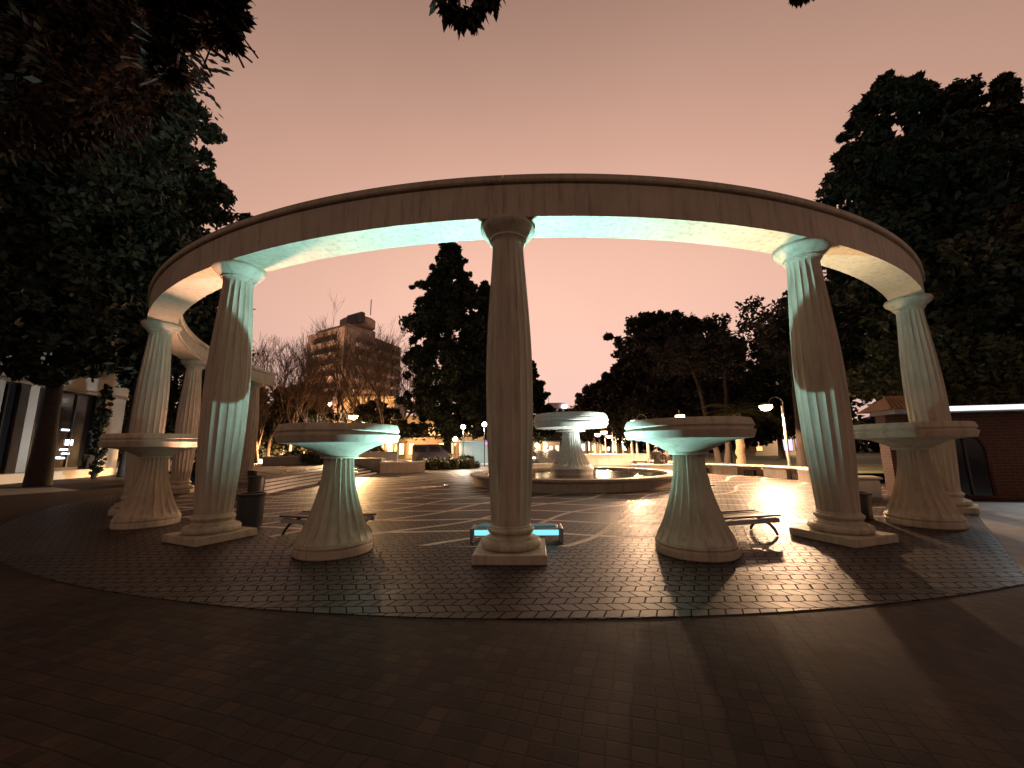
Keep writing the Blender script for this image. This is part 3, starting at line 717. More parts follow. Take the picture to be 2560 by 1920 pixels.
# bare trees
def bare(label, x, y, h, seed, zg=0., spread=.55, r0=.2, depth=6, group='bare trees on the left'):
    r_ = random.Random(seed); T = thing('bare_tree', label, 'tree', (x, y, zg), 0, group)
    trunk, twig = MB(), MB()
    def grow(p, d, L, r, lv):
        n_ = 4; pts_ = [p]; q = p.copy(); dd = d.copy()
        for i in range(n_):
            dd = (dd + Vector((r_.uniform(-.16, .16), r_.uniform(-.16, .16), r_.uniform(-.02, .12)))).normalized()
            q = q + dd * (L / n_); pts_.append(q.copy())
        rad = [r * (1 - .38 * i / n_) for i in range(n_ + 1)]
        (trunk if lv < 2 else twig).tube(pts_, rad, 8 if lv < 2 else (5 if lv < 4 else 3), cap=False)
        if lv >= depth: return
        k = 3 if lv < 5 else 2
        for i in range(k):
            a = r_.random() * 2 * PI; s_ = spread * r_.uniform(.55, 1.25)
            ax = dd.cross(Vector((math.cos(a), math.sin(a), .3))).normalized()
            nd = (Matrix.Rotation(s_, 3, ax) @ dd); nd.z += .10; nd.normalize()
            st_ = pts_[-1] if i == 0 else pts_[r_.randint(2, n_)]
            grow(st_.copy(), nd, L * r_.uniform(.66, .84), max(r * .62, .014), lv + 1)
    grow(Vector((0, 0, 0)), Vector((0, 0, 1)), h * .25, r0, 0)
    trunk.build('trunk', BARE, T, 60); twig.build('crown', BARE, T, 60)
    return T
for k, (px, py, Y, lb) in enumerate([(700, 812, 44, 'bare tree with a high crown left of the tower block'), (590, 830, 40, 'bare tree just right of the greenish column, left of all bare trees'),
      (770, 850, 48, 'bare tree in front of the left corner of the tower block'), (940, 775, 52, 'tallest bare tree, in front of the tower block roof'), (1000, 850, 46, 'bare tree between the tower block and the tall conifer'),
      (850, 930, 38, 'low bare tree in front of the tower block'), (660, 960, 34, 'low bare tree leaning over the terrace planter'), (800, 900, 43, 'twiggy bare tree before the middle of the tower block'), (905, 860, 58, 'bare tree right behind the glaring orange lamp'), (620, 900, 52, 'far bare tree beside the end of the ring beam'), (745, 830, 39, 'bare tree with spreading limbs just left of the tower block'), (885, 800, 41, 'tall bare tree before the right half of the tower block'), (975, 800, 43, 'bare tree close to the left edge of the tall conifer')]):
    q = at_y(px, py, Y)
    bare(lb, q.x, Y, q.z / .93, 60 + k, .5, .5, .2, 7)
for k, (px, py, Y, lb) in enumerate([(1800, 868, 42, 'bare tree between the ragged pines and the dark conifer'), (1770, 900, 46, 'bare tree right behind the round-topped pine')]):
    q = at_y(px, py, Y); bare(lb, q.x, Y, q.z / .93, 80 + k, .3, .5, .2, 6, 'bare trees on the right')
# limewashed trunks along the lamp row
G5 = 'limewashed trees below the lamp row'
for k, (px, Y) in enumerate([(1487, 44), (1500, 50), (1532, 46), (1548, 55), (1582, 40), (1594, 47), (1622, 36), (1470, 60)]):
    q = at_z(px, 1150); x = at_y(px, 1140, Y).x
    tree('limewashed tree trunk below the lamp row beyond the pool', x, Y, 5.4 + (k % 3) * .5, 2.6, 1.7, 'round', .24, 70, 60, LEAF_EVER, .17, 90 + k, .7, G5, 'limewashed_tree', 'tree', LIMEBARK)
# palm and garden trunks right
def palm(label, x, y, h, r0, nf, fl, seed, zg=.38):
    r_ = random.Random(seed); T = thing('palm_tree', label, 'palm tree', (x, y, zg))
    pts_ = [(r_.uniform(-.04, .04), r_.uniform(-.04, .04), h * i / 14) for i in range(15)]
    MB().tube(pts_, [r0 * (1.25 if i == 0 else (1.08 if i % 2 else .95)) for i in range(15)], 12).build('trunk', mat_noise('palm_bark', (.30, .21, .13), (.17, .115, .07), .85, 9, .9, 14), T, 60)
    mb = MB()
    for k in range(nf):
        a = 2 * PI * k / nf + r_.uniform(-.2, .2); el = r_.uniform(-.25, 1.1); d = Vector((math.cos(a), math.sin(a), 0)); L = fl * r_.uniform(.8, 1.1)
        prev = None; sd = Vector((-d.y, d.x, 0))
        pp = [Vector((0, 0, h)) + d * (L * u * math.cos(el * (1 - .4 * u))) + Vector((0, 0, L * (u * math.sin(el) - .55 * u * u))) for u in np.linspace(0, 1, 9)]
        mb.tube(pp, [.022 * (1 - .8 * i / 8) for i in range(9)], 4)
        for i in range(2, 9):
            for s_ in (-1, 1):
                for jj in (0, .5):
                    b_ = pp[i] if not jj else (pp[i] + pp[i - 1]) / 2
                    ln = .5 * fl / 1.7 * math.sin(PI * (i - jj) / 9.5) + .12
                    tip = b_ + sd * s_ * ln * .8 + d * ln * .5 + Vector((0, 0, -.12 * ln - .02))
                    e_ = d * .03
                    mb.add([b_ - e_, b_ + e_, tip], [(0, 1, 2)])
    mb.build('fronds', LEAF_PALM, T, 0)
    return T
q = at_y(1855, 1165, 24.5); palm('palm with a lamp-lit orange trunk right of the cyan bowl', q.x, 24.5, at_y(1843, 1040, 24.5).z - .2, .24, 30, 2.3, 3)
q = at_y(1822, 1160, 26); T = trunk_mb(3.2, .2, .12, (.5, .2), seed=5)[0]
for k, (px, Y, ln, lb) in enumerate([(1822, 26.5, .35, 'bare leaning trunk just left of the palm'), (1800, 28, -.9, 'thin trunk leaning left, under the rim of the cyan bowl'), (2005, 21.5, .2, 'dim trunk between the nearest lamp and the greyish column')]):
    q = at_y(px, 1160, Y)
    tt = thing('garden_tree', lb, 'tree', (q.x, Y, .36))
    trunk_mb(7.2, .2, .10, (ln * 1.5, .1), seed=k)[0].build('trunk', BARK, tt, 60)
    r_ = np.random.default_rng(200 + k); C_ = r_.normal(size=(60, 3)) * (1.0, 1.0, .7) + (ln * 1.5, 0, 7.8)
    card_mesh('crown', cards(clumps(C_, np.full(60, .6), 90, r_), .14, 2, k), LEAF_BACK, tt)

# shrubs and hedges
def shrub(label, x, y, rx, ry, h, seed, mat=LEAF_MID, leaf=.09, n=5200, zg=0., group=None, name='shrub'):
    r_ = np.random.default_rng(seed); T = thing(name, label, name, (x, y, zg), 0, group)
    sm = MB()
    for k in range(6):
        a = k * 1.05; sm.tube([(0, 0, 0), (rx * .3 * math.cos(a), ry * .3 * math.sin(a), h * .4), (rx * .55 * math.cos(a), ry * .55 * math.sin(a), h * .7)], [.03, .02, .01], 5)
    sm.build('stem', BARK, T)
    m_ = 46; a = r_.random(m_) * 2 * PI; rr = r_.random(m_) ** .5 * .8
    C_ = np.stack([rx * rr * np.cos(a), ry * rr * np.sin(a), h * (.25 + .55 * r_.random(m_)) * (1 - .35 * rr)], 1)
    P = clumps(C_, np.full(m_, min(rx, h) * .34), n // m_, r_)
    P[:, 2] = np.maximum(P[:, 2], .03)
    card_mesh('foliage', cards(P, leaf, 1.8, seed), mat, T)
    return T
for k, (px, py, rx, h, lb) in enumerate([(1075, 1175, 1.3, .8, 'dark shrub at the end of the low brown wall'), (1110, 1174, 1.2, .75, 'shrub in the row left of the glass kiosk, behind white pebbles'), (1143, 1173, 1.3, .85, 'widest shrub in the row before the glass kiosk'),
      (1172, 1172, .9, .7, 'shrub closest to the fountain pool, before the glass kiosk')]):
    q = at_z(px, py); shrub(lb, q.x, q.y + .5, rx, .8, h, 300 + k, group='low shrubs before the glass kiosk')
q = at_y(1100, 1150, 34)
shrub('clipped hedge behind the low shrubs, in front of the blue van', -5.6, 33.5, 2.6, .8, 1.05, 310, LEAF_DARK, name='hedge')
q = at_y(1166, 1150, 33); shrub('round clipped bush left of the glass kiosk', q.x, 33, .6, .6, 1.25, 311, LEAF_DARK, name='bush')
for k, (px, Y, lb) in enumerate([(790, 28.5, 'leafy shrub in the terrace planter under the cyan bowl'), (735, 29, 'dark shrub with pale yellow blossoms on the terrace'), (490, 22.5, 'dark bush between the pink columns')]):
    q = at_y(px, 1150, Y)
    shrub(lb, q.x, Y, 1.0, .7, 1.1, 320 + k, LEAF_OLIVE if k == 0 else LEAF_MID, zg=TZ if k < 2 else 0.)
q = at_y(735, 1150, 28.3); fl = MB()
for k in range(40):
    fl.box((random.gauss(0, .35), random.gauss(0, .1), .55 + random.gauss(0, .12)), (.07, .03, .06), random.random() * 3)
tag(fl.build('blossom', mat_noise('yellow_petal', (.75, .72, .2), (.8, .78, .4), .6), loc=(q.x, q.y, TZ), smooth=0), 'pale yellow blossoms in the terrace planter', 'flowers', kind='stuff')

# over-hanging leafy tree, upper left, and the one behind the camera whose twig tips hang into view
def leafy(label, base, limbs, tips, leaf, per, mat, seed, cr=.8, tr=.3, name='overhanging_tree', up=-.3):
    r_ = np.random.default_rng(seed); T = thing(name, label, 'tree', base)
    b = Vector(base); mb = MB()
    for l_ in limbs:
        pts_ = [Vector(p) - b for p in l_[0]]
        mb.tube(pts_, l_[1], 8)
    C_ = np.array([np.array(t_[:3]) - np.array(base) for t_ in tips]); cr_ = np.array([t_[3] if len(t_) > 3 else cr for t_ in tips])
    P = clumps(C_, cr_, per, r_)
    card_mesh('crown', cards(P, leaf, 2.1, seed, up), mat, T)
    for t_ in tips[::2]:
        c = Vector(t_[:3]) - b
        for k in range(3):
            d = Vector(r_.normal(size=3)); d.normalize()
            mb.tube([c - d * cr * .9, c + Vector((0, 0, .1)), c + d * cr * .8], [.022, .014, .006], 4)
    mb.build('trunk', BARK, T, 60)
    return T
r_ = np.random.default_rng(5); tips = []
for k in range(150):
    px, py, Y = r_.uniform(-60, 430), r_.uniform(-160, 330), r_.uniform(7, 10.5)
    if py > 330 - max(0, px - 150) * .35: continue
    p = at_y(px, py, Y); tips.append((*p, r_.uniform(.5, .95)))
for k in range(64):
    px = r_.uniform(380, 585); py = r_.uniform(-170, 1) + 95 * r_.random() - max(0, 430 - px) * -.15
    Y = r_.uniform(5.9, 6.3); p = at_y(px, py, Y); tips.append((*p, r_.uniform(.17, .32)))
for px, py in [(400, 150), (415, 170), (395, 185), (430, 140), (380, 130), (440, 190), (425, 200), (570, 55), (585, 45), (560, 80), (575, 95), (540, 90), (500, 80), (470, 95)]:
    p = at_y(px, py, 6.1); tips.append((*p, .22))
lb = Vector((-14.5, 7.6, LOW))
limbs = [([lb, (-14.3, 7.7, 4), (-13.6, 7.9, 7), (-12, 8.1, 9.4)], [.34, .28, .22, .15]),
         ([(-13.6, 7.9, 7), (-11, 8.2, 9.6), (-7.6, 7.0, 10.6), at_y(560, 40, 6.1)], [.18, .12, .07, .012]),
         ([(-12, 8.1, 9.4), (-9.6, 7.6, 9.9), (-7.6, 6.6, 9.2), at_y(440, 195, 6.1)], [.13, .09, .045, .01]),
         ([(-12, 8.1, 9.4), (-11.5, 8.6, 12), (-9.8, 8.5, 14)], [.13, .09, .04])]
leafy('leafy tree whose branches hang over the upper left corner of the view', lb, limbs, tips, .095, 230, LEAF_NEAR, 8, .7)
tips = []
for px, py, s_ in [(1112, 12, .13), (1125, 28, .13), (1145, 38, .14), (1150, 55, .10), (1163, 48, .12), (1180, 40, .14), (1188, 62, .07), (1200, 24, .13), (1215, 8, .14), (1235, 4, .13), (1240, -20, .18), (1210, -40, .2), (1170, -40, .2), (1130, -40, .18), (1205, -85, .22), (1990, -12, .09), (2010, -12, .09), (2025, -16, .08), (2010, -50, .2), (2050, -70, .22), (1795, -60, .2)]:
    p = at_y(px, py, 4.6 if px < 1500 else 5.6); tips.append((*p, s_))
bb = Vector((-4.5, -4.2, LOW)); e1, e2, e3 = at_y(1165, 10, 4.6), at_y(2010, -25, 5.6), at_y(1795, -60, 5.6)
limbs = [([bb, (-4.3, -4, 3), (-3.6, -3, 6.2), (-2.4, -1, 8.4)], [.34, .28, .2, .13]), ([(-2.4, -1, 8.4), (-1.4, 2, 8.6), e1 + Vector((-.2, -.7, .9)), e1], [.11, .07, .03, .01]),
         ([(-3.6, -3, 6.2), (0, -1, 9), (3, 2.5, 8.8), e2 + Vector((-.3, -.5, .5)), e2], [.14, .09, .05, .025, .01]), ([(3, 2.5, 8.8), e3 + Vector((0, -.4, .4)), e3], [.04, .02, .008])]
leafy('tree whose drooping leaf tips hang into the top of the view', bb, limbs, tips, .095, 30, LEAF_DARK, 9, .16, up=-2.2)

r_ = np.random.default_rng(77); m_ = 900
ang_ = r_.uniform(R(-75), R(75), m_); dist = r_.uniform(100, 122, m_)
keep = (ang_ < R(-14)) | (ang_ > R(9)); ang_, dist = ang_[keep], dist[keep]; m_ = len(ang_)
C_ = np.stack([dist * np.sin(ang_), dist * np.cos(ang_), r_.uniform(.3, 7.5, m_) * (1 + .25 * np.sin(ang_ * 23))], 1)
tl = card_mesh('treeline', cards(clumps(C_, r_.uniform(1.5, 3.2, m_), 70, r_), .8, 1.8, 5), LEAF_DARK, None)
tag(tl, 'far dark belt of trees closing the park behind everything', 'trees', kind='stuff')
# ------------------------------------------------------------------ buildings
def facade_mat(name, c1, c2): return mat_noise(name, c1, c2, .75, .8, .2, 12)
WHITEW = facade_mat('white_render', (.62, .60, .57), (.52, .50, .47))
TOWERW = facade_mat('tower_render', (.40, .29, .22), (.32, .23, .17))
DARKGL = mat_noise('dark_glass', (.012, .013, .016), (.02, .02, .024), .12, 1, .02, 3)
# white pavilion, left
A0, B0 = at_z(-60, 1215, LOW), at_z(292, 1186, LOW)
d = B0 - A0; L = d.length; rz = math.atan2(d.y, d.x); HW = 7.6
wb = thing('white_building', 'pale building with tall dark windows behind the left trees', 'building', A0, rz)
MB().box((L / 2, 4.6, HW / 2), (L, 8, HW)).build('wall', facade_mat('inner_wall', (.10, .085, .07), (.07, .06, .05)), wb, 0)
MB().box((L / 2, .30, 6.55), (L, .55, 2.1)).build('fascia', WHITEW, wb, 0)
MB().box((L / 2, .1, .25), (L, .9, .5)).build('base_ledge', WHITEW, wb, 0)
MB().box((L / 2, -.03, 5.42), (L - .1, .12, .12)).build('cornice_band', STONE3, wb, 0)
def upx(px):
    r_ = ray(px, 1180); # intersect the wall line in plan
    dx, dy = r_.x, r_.y
    den = dx * d.y - dy * d.x
    return (A0.y * dx - A0.x * dy) * -1 / den * L if abs(den) > 1e-9 else 0
cuts = [upx(p) for p in (-30, 38, 62, 95, 148, 205, 233, 289)]
def pier(u0, u1): MB().box(((u0 + u1) / 2, .24, 3.0), (abs(u1 - u0), .46, 5.2)).build('pier', WHITEW, wb, 0)
pier(cuts[1], cuts[2]); pier(cuts[6], cuts[7]); pier(cuts[0] - 1, cuts[0])
for u0, u1 in ((cuts[0], cuts[1]), (cuts[2], cuts[3] + .4), (cuts[4] - .6, cuts[6])):
    w_ = MB().box(((u0 + u1) / 2, .52, 3.0), (abs(u1 - u0) - .1, .06, 4.6)).build('window', DARKGL, wb, 0)
    for k in range(3):
        MB().box((u0 + (u1 - u0) * (k + .0) / 2 + (.08 if k == 0 else -.08 if k == 2 else 0), .46, 3.0), (.08, .1, 4.6)).build('mullion', DARKMETAL, w_, 0)
sh = emis_mat('shop_light', (.75, .88, 1.), 5.); u = upx(178)
for px, py in ((168, 1075), (182, 1106), (172, 1124), (178, 1134), (158, 1144), (168, 1145)):
    uu = upx(px); dd = A0 + d * (uu / L); zz = at_y(px, py, dd.y).z
    MB().box((uu, .45, zz - LOW), (.5, .05, .10 if py != 1106 else .35)).build('interior_light', sh, wb, 0)
q = at_z(276, 1196, LOW)
f_ = flood('white uplight on the ground at the foot of the white building', (q.x + 2.0, q.y + .5, LOW), (.93, 1., .98), 700, (-.8, -.3, .9), 150, .1, 12)
# brick kiosk, right
K0 = at_z(2252, 1246, LOW); K1 = at_z(2640, 1252, LOW)
d2 = K1 - K0; L2 = d2.length; rz2 = math.atan2(d2.y, d2.x)
bm = M('brick'); t = NT(bm); tc = t.n('ShaderNodeTexCoord'); sp = t.n('ShaderNodeSeparateXYZ'); t.l(tc.outputs['Object'], sp.inputs[0])
cb = t.n('ShaderNodeCombineXYZ'); t.l(t.m('ADD', sp.outputs[0], sp.outputs[1]), cb.inputs[0]); t.l(sp.outputs[2], cb.inputs[1])
br = t.n('ShaderNodeTexBrick'); t.l(cb.outputs[0], br.inputs['Vector']); br.inputs['Scale'].default_value = 1; br.inputs['Brick Width'].default_value = .26; br.inputs['Row Height'].default_value = .085; br.inputs['Mortar Size'].default_value = .008
br.inputs['Color1'].default_value = (.11, .032, .017, 1); br.inputs['Color2'].default_value = (.08, .024, .014, 1); br.inputs['Mortar'].default_value = (.13, .09, .065, 1)
t.out(br.outputs['Color'], .8, br.outputs['Fac'], -.4, .01)
KH = 2.38
kz = thing('brick_kiosk', 'low red brick kiosk with an arched recess and a bright white roof edge', 'kiosk', K0, rz2)
MB().box((L2 / 2, .32, KH / 2), (L2, .44, KH)).build('wall', bm, kz, 0)
MB().box((L2 / 2 + .1, .2, KH + .06), (L2 + .2, 1.1, .12)).build('roof', CONC, kz, 0)
MB().box((L2 / 2 + .5, -.36, KH + .10), (L2 - .8, .05, .13)).build('roof_edge', emis_mat('white_edge_light', (.92, 1., 1.), 1.25), kz, 0)
rf = MB()
rf.add([(-.1, -.3, KH + .13), (1.0, -.3, KH + .13), (1.0, .5, KH + .55), (.3, .5, KH + .55), (-.1, 1.3, KH + .13), (1.0, 1.3, KH + .13)], [(0, 1, 2, 3), (3, 2, 5, 4), (0, 3, 4), (1, 5, 2)])
for k in range(10): rf.tube([(-.05 + .11 * k, -.3, KH + .15), (.3 + .075 * k, .5, KH + .57)], .035, 6)
rf.build('tiled_roof', mat_noise('roof_tile', (.42, .24, .12), (.3, .16, .08), .8, 4, .5, 20), kz, 0)
ua = 1.35
ar = MB(); poly = [(ua - .75, .12)] + [(ua - .75 * math.cos(w), 1.25 + .68 * math.sin(w)) for w in np.linspace(0, PI, 15)] + [(ua + .75, .12)]
ar.add([(p[0], -.105, p[1]) for p in poly], [tuple(range(len(poly)))])
arr = ar.build('arched_window', DARKGL, kz, 0)
MB().tube([(p[0], -.11, p[1]) for p in poly], .06, 6).build('arch_frame', bm, arr, 60)
for u_ in (-.25, .25): MB().box((ua + u_, -.125, 1.0), (.05, .03, 1.75)).build('mullion', DARKMETAL, arr, 0)
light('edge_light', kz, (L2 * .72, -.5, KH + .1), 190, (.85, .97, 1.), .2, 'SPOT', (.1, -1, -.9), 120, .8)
# tower block
TB = thing('tower_block', 'tall brown apartment block with banded windows behind the bare trees', 'building', (0, 0, 0))
Yc = 95; cnr = at_y(862, 815, Yc); lf = at_y(770, 838, Yc + 8); rt = at_y(1003, 856, Yc + 22)
def wallbox(p, q, z0, z1, nm, mat, out_=0., th=.5, par=TB):
    d_ = Vector((q.x - p.x, q.y - p.y, 0)); n_ = Vector((d_.y, -d_.x, 0)).normalized()
    c = (Vector((p.x, p.y, 0)) + Vector((q.x, q.y, 0))) / 2 + n_ * out_
    return MB().box((c.x, c.y, (z0 + z1) / 2), (d_.length, th, z1 - z0), math.atan2(d_.y, d_.x)).build(nm, mat, par, 0)
top = cnr.z; back = Vector((lf.x + rt.x - cnr.x, lf.y + rt.y - cnr.y, 0))
MB().prism([(lf.x, lf.y), (cnr.x, cnr.y), (rt.x, rt.y), (back.x, back.y)], 0, top).build('wall', TOWERW, TB, 0)
LIGHTW = facade_mat('tower_band', (.62, .48, .38), (.5, .39, .31))
P = lambda a, b, u: a + (b - a) * u
for fl_ in range(10):
    z = top - 3.4 - 3.1 * fl_
    w_ = wallbox(P(lf, cnr, .25), P(lf, cnr, .82), z, z + 1.5, 'window', DARKGL, .20)
    wallbox(P(lf, cnr, .22), P(lf, cnr, .84), z - .9, z - .05, 'balcony', LIGHTW, .55, .9)
    for u0, u1 in ((.18, .42), (.55, .74), (.82, .97)):
        wallbox(P(cnr, rt, u0), P(cnr, rt, u1), z, z + 1.6, 'window', DARKGL, .20)
        wallbox(P(cnr, rt, u0 - .01), P(cnr, rt, u1 + .01), z - .9, z - .05, 'balcony', LIGHTW, .6, 1.0)
MB().box(((cnr.x + back.x) / 2 - 1.5, (cnr.y + back.y) / 2 - 4, top + 1.0), (13, 9, 2.0), math.atan2(cnr.y - lf.y, cnr.x - lf.x)).build('roof_terrace', LIGHTW, TB, 0)
tq = at_y(896, 776, Yc + 10)
MB().box((tq.x, tq.y, top + 3.6), (7.5, 6, 4.0), math.atan2(cnr.y - lf.y, cnr.x - lf.x), bev=.8).build('roof_house', TOWERW, TB, 30)
MB().box((tq.x + .8, tq.y - 3.4, top + 4.1), (6, 1.2, 3.), math.atan2(cnr.y - lf.y, cnr.x - lf.x), bev=.2).build('roof_window', DARKGL, TB, 0)
light('tower_fill_light', TB, (-46, 74, 7), 80000, (1., .58, .36), 1.)  # added light with no lamp body, brightens the tower and bare trees
MB().tube([(tq.x + 3.5, tq.y, top + 6.4), (tq.x + 3.5, tq.y, top + 11)], .12, 6).build('antenna', DARKMETAL, TB)
# arcaded building
AB = thing('arcaded_building', 'warm floodlit stone building with tall arches behind the glaring lamp', 'building', (0, 0, 0))
ax0, ax1 = at_y(838, 1100, 62).x, at_y(975, 1100, 62).x
ARCS = stone_mat('arcade_stone', (.5, .42, .32), (.42, .34, .26), (.25, .2, .15), .7)
HB = 9.6
MB().box(((ax0 + ax1) / 2, 67, HB / 2), (ax1 - ax0, 8, HB)).build('wall', ARCS, AB, 0)
nb = 3; bw_ = (ax1 - ax0) / nb
for k in range(nb):
    cx_ = ax0 + bw_ * (k + .5); ro = bw_ * .34
    pl_ = [(cx_ - ro, .3)] + [(cx_ - ro * math.cos(w), 6.2 + ro * math.sin(w)) for w in np.linspace(0, PI, 15)] + [(cx_ + ro, .3)]
    m_ = MB(); m_.add([(p[0], 62.97, p[1]) for p in pl_], [tuple(range(len(pl_)))])
    wd = m_.build('arch_window', emis_mat('hall_light', (1., .55, .25), .35), AB, 0)
    MB().tube([(p[0], 62.9, p[1]) for p in pl_], .16, 6).build('arch_frame', ARCS, wd, 60)
for k in range(nb + 1):
    MB().box((ax0 + bw_ * k, 62.8, HB / 2 - .4), (.6, .6, HB - .8)).build('pilaster', ARCS, AB, 0)
MB().box(((ax0 + ax1) / 2, 66.9, HB + .2), (ax1 - ax0 + 1, 9, .5)).build('cornice', ARCS, AB, 0)
MB().add([(ax0 - .3, 62.6, HB + .46), (ax1 + .3, 62.6, HB + .46), ((ax0 + ax1) / 2, 62.6, HB + 1.7), (ax0 - .3, 71, HB + .46), (ax1 + .3, 71, HB + .46), ((ax0 + ax1) / 2, 71, HB + 1.7)], [(0, 1, 2), (3, 5, 4), (0, 2, 5, 3), (1, 4, 5, 2)]).build('roof', ARCS, AB, 0)
light('facade_light', AB, ((ax0 + ax1) / 2 - 1, 58.5, 1.2), 9000, (1., .5, .2), .4)
light('facade_light', AB, (ax1 - 1, 59, 1.0), 6500, (1., .55, .22), .4)
# row of shops with lit windows behind the conifers
SB = thing('shop_row', 'low row of shops with glowing yellow windows behind the conifers', 'building', (0, 0, 0))
sx0, sx1 = at_y(968, 1100, 66).x, at_y(1240, 1100, 66).x
SW = facade_mat('shop_render', (.36, .28, .2), (.3, .22, .16)); yel = emis_mat('shop_window_glow', (1., .66, .28), 3.2); org = emis_mat('shop_window_orange', (1., .5, .2), 1.8)
MB().box(((sx0 + sx1) / 2, 70, 3.6), (sx1 - sx0, 8, 7.2)).build('wall', SW, SB, 0)
r_ = random.Random(4)
for k in range(11):
    for row in range(2):
        if r_.random() < .3: continue
        xx = sx0 + (sx1 - sx0) * (k + .5) / 11; ww = r_.uniform(.7, 1.3)
        fr = MB().box((xx, 65.97, 1.6 + row * 3.1), (ww + .2, .1, 2.0)).build('window', DARKMETAL, SB, 0)
        MB().box((xx, 65.90, 1.6 + row * 3.1), (ww, .06, 1.8)).build('pane', yel if r_.random() < .55 else org, fr, 0)
MB().box(((sx0 + sx1) / 2, 65.6, 3.35), (sx1 - sx0, 1.0, .15)).build('canopy', SW, SB, 0)
light('shop_light', SB, (sx0 + 5, 62.5, 2.6), 700, (1., .6, .28), .3)
light('shop_light', SB, (sx1 - 4, 62.5, 2.6), 700, (1., .6, .28), .3)
def lit_row(nm, label, pxa, pxb, Y, hgt, n, seed, mats, rows=1):
    xa, xb = at_y(pxa, 1100, Y).x, at_y(pxb, 1100, Y).x
    T = thing(nm, label, 'building', ((xa + xb) / 2, Y + 2, 0)); Lx = xb - xa
    MB().box((0, 0, hgt / 2), (Lx, 4, hgt)).build('wall', SW, T, 0)
    MB().box((0, -.3, hgt + .1), (Lx + .6, 4.8, .2)).build('roof', DARKMETAL, T, 0)
    r_ = random.Random(seed)
    for k in range(n):
        for row in range(rows):
            if r_.random() < .2: continue
            ww = Lx / n * r_.uniform(.35, .75); hh = r_.uniform(.9, 1.7)
            fr = MB().box((-Lx / 2 + Lx * (k + .5) / n, -2.04, .9 + hh / 2 + row * 2.8), (ww + .14, .1, hh + .14)).build('window', DARKMETAL, T, 0)
            MB().box((-Lx / 2 + Lx * (k + .5) / n, -2.10, .9 + hh / 2 + row * 2.8), (ww, .05, hh)).build('pane', r_.choice(mats), fr, 0)
    light('porch_light', T, (0, -5, 2.4), 900, (1., .72, .45), .3)
white_w = emis_mat('shop_window_white', (1., .88, .70), 4.)
vio = emis_mat('pavilion_violet', (.8, .55, 1.), 1.6)
lit_row('bright_clutter_row', 'row of glowing panes standing in for white-lit clutter behind the limewashed trunks beyond the pool', 1412, 1580, 72, 3.4, 13, 3, [white_w, white_w, yel])  # made-up building, its glowing panes stand in for unclear bright clutter
lit_row('garden_pavilion', 'low garden pavilion with small violet and white lights behind the nearest lamp', 1885, 2060, 44, 3.2, 9, 8, [vio, white_w, org])
lit_row('corner_shop', 'low lit shop front left of the arcaded building, behind the bare trees', 700, 835, 66, 3.4, 7, 12, [yel, org])
lit_row('snack_bar', 'small bright snack bar right of the middle column, under the fountain bowl', 1322, 1400, 74, 2.6, 5, 21, [yel, white_w])
# glass kiosk by the middle column
q0, q1 = at_y(1150, 1165, 38), at_y(1232, 1165, 38)
gk = thing('glass_kiosk', 'small glazed kiosk with pale green glow, just left of the middle column', 'kiosk', ((q0.x + q1.x) / 2, 38.5, 0))
wk = q1.x - q0.x
glow = emis_mat('kiosk_glass', (.55, .85, .78), .38)
MB().box((0, .4, 1.15), (wk - .12, 2.2, 2.0)).build('glass', glow, gk, 0)
MB().box((0, .4, 2.24), (wk + .2, 2.6, .18), bev=.02).build('roof', SILVER, gk, 0)
MB().box((0, .4, .075), (wk + .1, 2.5, .15)).build('plinth', emis_mat('kiosk_strip', (.85, .9, 1.), .8), gk, 0)
for k in range(4): MB().box((-wk / 2 + wk * k / 3, -.74, 1.15), (.07, .07, 2.0)).build('post', SILVER, gk, 0)
MB().box((wk * .36, -.82, 2.05), (.5, .05, .3)).build('sign', emis_mat('pink_sign', (1., .15, .45), 2.), gk, 0)
# blue van
vq0, vq1 = at_y(1055, 1150, 40), at_y(1104, 1150, 40)
VP = mat_noise('van_paint', (.018, .016, .04), (.015, .013, .03), .3, 2, .02, 5); GLS = mat_noise('van_glass', (.01, .01, .012), (.015, .015, .02), .08, 1, .0, 3); RUB = mat_noise('tyre_rubber', (.012, .012, .012), (.02, .02, .02), .85, 4, .3, 40)
vn = thing('parked_van', 'dark blue parked van half hidden behind the hedge', 'van', ((vq0.x + vq1.x) / 2, 40, 0))
vw = max(3.6, vq1.x - vq0.x)
pr_ = [(-vw / 2, .35), (vw / 2, .35), (vw / 2, .95), (vw / 2 - .25, 1.15), (vw / 2 - .75, 1.9), (vw / 2 - .9, 1.98), (-vw / 2 + .15, 1.98), (-vw / 2, 1.85)]
m_ = MB(); n = len(pr_)
m_.add([(p[0], -.85, p[1]) for p in pr_] + [(p[0], .85, p[1]) for p in pr_], [tuple(range(n)), tuple(range(2 * n - 1, n - 1, -1))] + [(i, n + i, n + (i + 1) % n, (i + 1) % n) for i in range(n)])
m_.build('body', VP, vn, 20)
for x_, w2 in ((-vw * .28, vw * .32), (vw * .12, vw * .3)):
    MB().box((x_, -.86, 1.5), (w2, .03, .55), bev=.01).build('side_window', GLS, vn, 0)
for sx_ in (-1, 1):
    for sy_ in (-1, 1):
        wh = MB(); wh.tube([(sx_ * vw * .31, sy_ * .86, .34), (sx_ * vw * .31, sy_ * .66, .34)], .34, 20).build('wheel', RUB, vn, 40)
